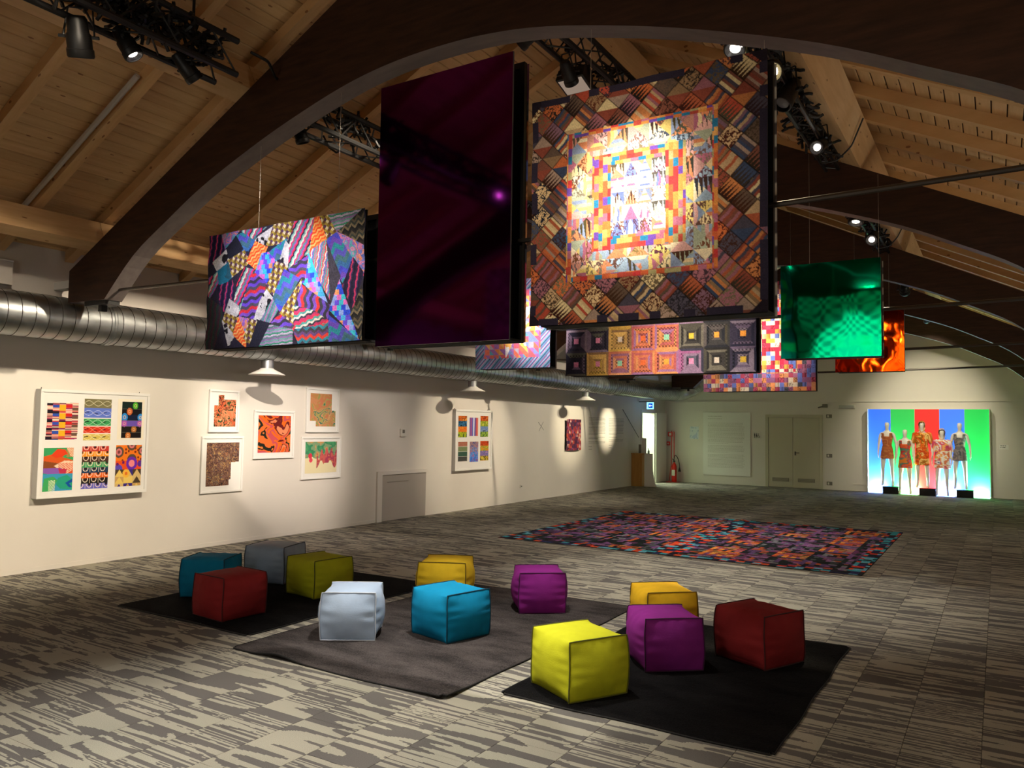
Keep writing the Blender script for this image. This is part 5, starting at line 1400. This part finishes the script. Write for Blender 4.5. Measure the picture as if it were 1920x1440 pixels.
# ------------------------------------------------------------ lighting trusses and spotlights
def truss(x, z, y0, y1, s, label, garland):
    t_ = thing('lighting_truss', label, 'truss', (x, (y0+y1)/2, z), 0, 'lighting trusses under the roof')
    cs = [(-s/2, -s/2), (s/2, -s/2), (s/2, s/2), (-s/2, s/2)]
    for dx, dz in cs:
        q = MB(); q.tube([(x + dx, y0, z + dz), (x + dx, y1, z + dz)], .025 if s > .2 else .02, 8); q.build('chord', M['black'], t_, smooth=True, world=True)
    q = MB(); n = int((y1 - y0) / (s * .9)); L = (y1 - y0) / n
    for i in range(n):
        ya, yb = y0 + i * L, y0 + (i + 1) * L
        for a, b in ((0, 1), (1, 2), (2, 3), (3, 0)):
            p, r = cs[a], cs[b]
            if i % 2: p, r = r, p
            q.tube([(x + p[0], ya, z + p[1]), (x + r[0], yb, z + r[1])], .008, 5, cap=False)
    q.build('bracing', M['black'], t_, world=True, kind='stuff')
    for yy in (y0 + .3, y1 - .3):
        q = MB(); q.tube([(x, yy, z + s/2), (x, yy, min(raft_z(x), z + s/2 + .5))], .012, 6); q.build('suspension', M['black'], t_, world=True)
    if garland:
        rs = random.Random(int(y0 * 10)); q = MB()
        for (ga, gb) in garland:
            for k in range(int((gb - ga) * 60)):
                yy = rs.uniform(ga, gb); p = Vector((x + rs.uniform(-.1, .1), yy, z + rs.uniform(-.06, s*.5)))
                pts = [p]; dirn = Vector((rs.uniform(-1, 1), rs.uniform(-1, 1), rs.uniform(-.6, .8)))
                for _ in range(4):
                    dirn += Vector((rs.uniform(-1, 1), rs.uniform(-1, 1), rs.uniform(-1, 1))) * .8; pts.append(pts[-1] + dirn.normalized() * .034)
                q.tube(pts, .013, 5)
        q.build('cable_bundle', M['black'], t_, world=True, kind='stuff')
    return t_
truss(-5.04, 4.44, -.5, 3.82, .26, 'black lattice lighting truss at the upper left, nearest the camera', [(.6, 2.4), (2.3, 3.75), (2.3, 3.75), (2.6, 3.7)])
truss(-5.12, 4.36, 4.58, 8.6, .24, 'black lattice lighting truss seen left of the purple panel', [(5.0, 5.6)])
truss(-3.24, 5.12, 4.62, 8.6, .22, 'black lattice lighting truss under the roof ridge above the largest quilt', [(6.7, 7.7)])
truss(-1.42, 4.42, 4.62, 8.5, .12, 'thin black lighting truss beside the right roof beam, nearer one', [(4.8, 8.1)])
truss(-1.42, 4.42, 9.0, 12.9, .12, 'thin black lighting truss beside the right roof beam, farther one', [(9.2, 12.6)])
truss(-3.24, 5.12, 9.0, 12.9, .22, 'black lattice truss under the ridge beyond the second arch', None)
truss(-3.24, 5.12, .2, 4.2, .22, 'black lattice truss under the ridge over the camera, out of view', [(1.5, 3.0)])
truss(-3.24, 5.12, 13.4, 21.0, .22, 'black lattice truss under the ridge in the far bays', None)

def spot(loc, target, label, power=0, color=(1, .84, .62), cone=36, blend=.5, lens='lens', size=.10, L=.22, drop=.12, soft=.05, top=None):
    """theatre spot: yoke, can, lens ring. loc = centre of the can."""
    loc = Vector(loc); v = (Vector(target) - loc).normalized()
    t_ = thing('spotlight', label, 'spotlight', tuple(loc), 0, 'black spotlights on the trusses')
    R_ = v.to_track_quat('Z', 'Y').to_matrix().to_4x4(); R_.translation = loc
    def X(p): return R_ @ Vector(p)
    q = MB(); r = size / 2 + .012
    q.lathe([(.001, -L*.5), (r*.62, -L*.5), (r*.8, -L*.42), (r*.86, -L*.1), (r, -L*.05), (r, L*.28), (r*1.08, L*.30), (r*1.08, L*.46), (r, L*.5), (r*.9, L*.5), (r*.88, L*.38)], 18, (0,0,0), R_)
    can = q.build('can', M['black'], t_, smooth=True, world=True)
    q = MB(); q.lathe([(.001, L*.42), (r*(.5 if lens == 'lens' else .7), L*.41)], 18, (0,0,0), R_); q.build('lens', M[lens], can, world=True)
    if lens != 'lensoff':
        q = MB(); q.lathe([(r*.5, L*.40), (r*.97, L*.50), (r*1.0, L*.50)], 18, (0,0,0), R_); q.build('rim', M['lensoff'], can, world=True)
    q = MB(); w_ = r + .018
    side = Vector((v.y, -v.x, 0)); side = side.normalized() if side.length > .01 else Vector((1, 0, 0))
    a = loc + side * w_; b = loc - side * w_; tp = loc + Vector((0, 0, drop + r))
    q.tube([a, a + Vector((0,0,.02)), tp + side * w_ * .8, tp - side * w_ * .8, b + Vector((0,0,.02)), b], .007, 6)
    for p_, sg in ((a, 1), (b, -1)): q.tube([p_ - side * .012 * sg, p_ + side * .03 * sg], .011, 6)
    q.build('yoke', M['black'], t_, world=True)
    q = MB(); zt = top if top else tp.z + .12
    q.tube([tp, Vector((tp.x, tp.y, zt))], .012, 6); q.box(tp.x - .03, tp.x + .03, tp.y - .02, tp.y + .02, zt - .05, zt); q.build('clamp', M['black'], t_, world=True)
    if power:
        lamp('spot_beam', 'SPOT', loc + v * (L * .52), target, power, color, soft, cone, blend, parent=t_)
    return t_
WW = (1, .85, .64); NW = (1, .90, .76)
# left truss, first bay
spot((-5.10, 2.72, 4.17), (-6.2, 4.0, .5), 'black unlit spotlight hanging lowest at the upper left corner', lens='lensoff', size=.13, L=.26, top=4.42)
spot((-5.06, 3.02, 4.25), (-3.2, 4.9, 0), 'spotlight with white glowing lens on the upper left truss', 230, NW, 60, .9, top=4.42)
spot((-5.08, 3.50, 4.28), (-4.8, 6.0, 2), 'spotlight with faint lens at the end of the upper left truss', lens='lensoff', top=4.42)
spot((-5.16, 4.70, 4.19), (-4.9, 5.6, 1.5), 'black unlit spotlight left of the purple panel', lens='lensoff', size=.09, L=.17, top=4.36)
spot((-3.20, 5.32, 4.84), (-8.88, 5.2, 1.35), 'spotlight with bright lens just under the nearest arch, above the purple panel', 1000, WW, 42, .75, top=5.10)
# ridge
t_ = thing('floodlight', 'square floodlight hanging under the ridge above the largest quilt', 'floodlight', (-3.30, 6.30, 4.88), 0)
q = MB(); q.prism([(6.20, 4.86), (6.42, 4.80), (6.42, 4.92), (6.36, 4.98), (6.26, 4.98)], 'x', -3.44, -3.16); q.build('housing', M['black'], t_, world=True)
q = MB(); q.add([(-3.42, 6.215, 4.848), (-3.18, 6.215, 4.848), (-3.18, 6.405, 4.796), (-3.42, 6.405, 4.796)], [(0, 1, 2, 3)]); q.build('glass_pane', mat('flood_glass', (70,64,58), .25, emit=(255,225,200), estr=.18), t_, world=True)
q = MB(); q.tube([(-3.45, 6.32, 4.9), (-3.45, 6.32, 5.04), (-3.15, 6.32, 5.04), (-3.15, 6.32, 4.9)], .008, 6); q.build('bracket', M['black'], t_, world=True)
spot((-3.22, 3.1, 4.62), (-8.88, 7.75, 1.50), 'spotlight over the camera aimed at the orange framed print', 1900, (1, .86, .72), 20.5, 1.0, top=5.05)
spot((-3.24, 8.1, 4.84), (-8.88, 8.6, 1.2), 'spotlight behind the purple panel washing the middle of the left wall', 400, (1, .86, .76), 50, .9, soft=.3, top=5.05)
spot((-3.22, 1.6, 4.86), (-8.88, 3.3, 1.4), 'spotlight over the camera washing the near left wall', 640, WW, 44, .9, soft=.15, top=5.05)
spot((-3.24, 12.85, 4.86), (-8.88, 12.7, 1.45), 'spotlight in the far bays aimed at the tall six-print frame', 850, (1, .84, .62), 34, .8, top=5.05)
spot((-3.24, 17.25, 4.86), (XL2, 17.0, 1.75), 'spotlight in the far bays aimed at the small quilt', 1000, (1, .86, .58), 20, .9, top=5.05)
spot((-3.24, 20.2, 4.86), (XL2, 19.15, 1.65), 'spotlight in the far bays aimed at the wall text', 2400, (1, .88, .62), 11, .95, top=5.05)
spot((-3.24, 16.5, 4.86), (XL2, 15.9, 1.0), 'spotlight in the far bays washing the far left wall', 560, (1, .88, .68), 50, .9, top=5.05)
# quilt lights
spot((-1.6, 1.3, 4.3), (-1.86, 4.2, 3.10), 'spotlight over the camera lighting the centre of the largest quilt', 950, (1, .90, .78), 18, .85, soft=.02, top=4.6)
spot((-2.0, .9, 4.3), (-1.95, 4.2, 3.0), 'spotlight over the camera washing the largest quilt', 120, (1, .82, .62), 34, .8, top=4.6)
spot((-4.7, 1.3, 4.25), (-5.0, 4.2, 2.88), 'spotlight over the camera lighting the crazy stripe quilt', 420, (.84, .82, 1), 26, .9, top=4.5)
spot((-4.9, 5.7, 4.15), (-4.95, 8.58, 2.92), 'spotlight aimed at the star quilt', 800, (1, .90, .82), 22, .9, top=4.36)
spot((-3.2, 6.0, 4.8), (-3.3, 8.58, 2.75), 'spotlight aimed at the log cabin quilt', 260, (1, .84, .66), 38, .9, top=5.05)
spot((-3.24, 9.9, 4.86), (-3.1, 12.95, 3.2), 'spotlight aimed at the checkered quilt', 800, (1, .86, .78), 26, .9, top=5.05)
# right truss
spot((-1.38, 4.90, 4.16), (-1.5, 3.6, 2.0), 'spotlight with glowing lens above the top right corner of the largest quilt', size=.11, L=.24, top=4.42)
spot((-1.335, 5.60, 4.23), (-.7, 2.9, 2.4), 'brightest spotlight, glaring beside the top right corner of the largest quilt', 60, (1, .9, .6), 40, .8, lens='lensb', size=.12, L=.22, top=4.40)
spot((-1.34, 6.14, 4.26), (-1.8, 5.4, 3.0), 'black angled spotlight right of the largest quilt, just below the glaring one', lens='lensoff', size=.12, L=.26, top=4.42)
spot((-1.35, 7.46, 4.27), (-1.75, 4.6, 2.85), 'black spotlight hanging from the lower end of the near right truss', 1300, (1, .92, .8), 26, .8, lens='lens', size=.10, L=.22, top=4.40)
spot((-1.36, 9.72, 4.17), (-1.5, 9.2, 2.2), 'spotlight at the near end of the far right truss', size=.14, L=.22, top=4.40)
spot((-1.35, 11.05, 4.19), (-1.5, 8.8, 2.9), 'spotlight hanging lower on the far right truss', 1600, (1, .85, .6), 26, .8, size=.12, L=.24, top=4.40)
spot((-1.36, 15.2, 4.16), (-1.6, 22.5, .8), 'small bright spotlight right of the teal panel', 420, (1, .9, .7), 40, .9, size=.14, L=.22, top=4.40)
spot((-1.35, 20.1, 4.25), (-1.6, 23.3, 2.2), 'tiny distant spotlight near the last arch', 260, (1, .9, .66), 60, .9, size=.10, top=4.45)
# floor light
spot((-3.22, 1.9, 4.86), (-3.0, 2.6, 0), 'spotlight over the camera lighting the near floor', 760, (1, .95, .86), 56, .9, top=5.05)
spot((-3.22, 5.0, 4.80), (-3.3, 4.8, 0), 'spotlight just behind the nearest arch lighting the poufs', 640, (1, .95, .86), 50, .9, top=5.05)
spot((-3.22, 7.4, 4.86), (-2.6, 8.2, 0), 'spotlight under the ridge lighting the floor before the woven rugs', 520, (1, .94, .82), 64, .9, top=5.05)
spot((-3.22, 11.9, 4.86), (-3.6, 12.4, 0), 'spotlight under the ridge lighting the woven rugs', 260, (1, .91, .78), 62, .9, top=5.05)
spot((-3.24, 16.9, 4.86), (-6.9, 23.3, 1.2), 'spotlight in the far bays aimed at the text board', 750, (1, .88, .7), 30, .9, top=5.05)
# loose cables
def cable(pts, label, r=.010):
    q = MB(); P = [Vector(p) for p in pts]; out = []
    for i in range(len(P) - 1):
        out += [P[i].lerp(P[i+1], k / 6) - Vector((0, 0, .0)) for k in range(6)]
    out.append(P[-1]); sm = [out[0]] + [(out[i-1] + out[i] * 2 + out[i+1]) / 4 for i in range(1, len(out) - 1)] + [out[-1]]
    q.tube(sm, r, 6); tag(q.build('cable', M['black'], smooth=True), label, 'cable', 'loose black cables')
cable([(-4.98, 4.0, 4.58), (-4.95, 4.15, 4.56), (-5.05, 4.32, 4.50), (-5.15, 4.5, 4.62)], 'black cable drooping from the end of the upper left truss to the nearest arch', .012)
cable([(-1.40, 7.5, 4.36), (-1.42, 7.9, 4.24), (-1.30, 8.05, 4.30), (-1.16, 8.0, 4.40), (-1.04, 7.9, 4.62)], 'black cable looped under the right roof beam by the hanging spotlight', .008)
cable([(-1.40, 11.6, 4.34), (-1.42, 12.0, 4.24), (-1.28, 12.2, 4.30), (-1.16, 12.1, 4.40), (-1.04, 12.0, 4.62)], 'black cable looped under the farther right roof beam', .008)
cable([(-5.12, 5.25, 4.5), (-5.3, 5.3, 4.22), (-5.42, 5.3, 4.30), (-5.5, 5.3, 4.43)], 'grey black cable loop under the truss left of the purple panel', .010)
# speaker box high on the left wall
rect_thing('wall_vent', 'pale square vent box high on the left wall beside the arch foot', 'vent', [('box', M['wallup'], (-8.49, -8.37, 3.50, 3.92, 2.99, 3.22)), ('edge', M['white'], (-8.49, -8.36, 3.50, 3.92, 3.22, 3.235))], (-8.47, 3.7, 2.99))
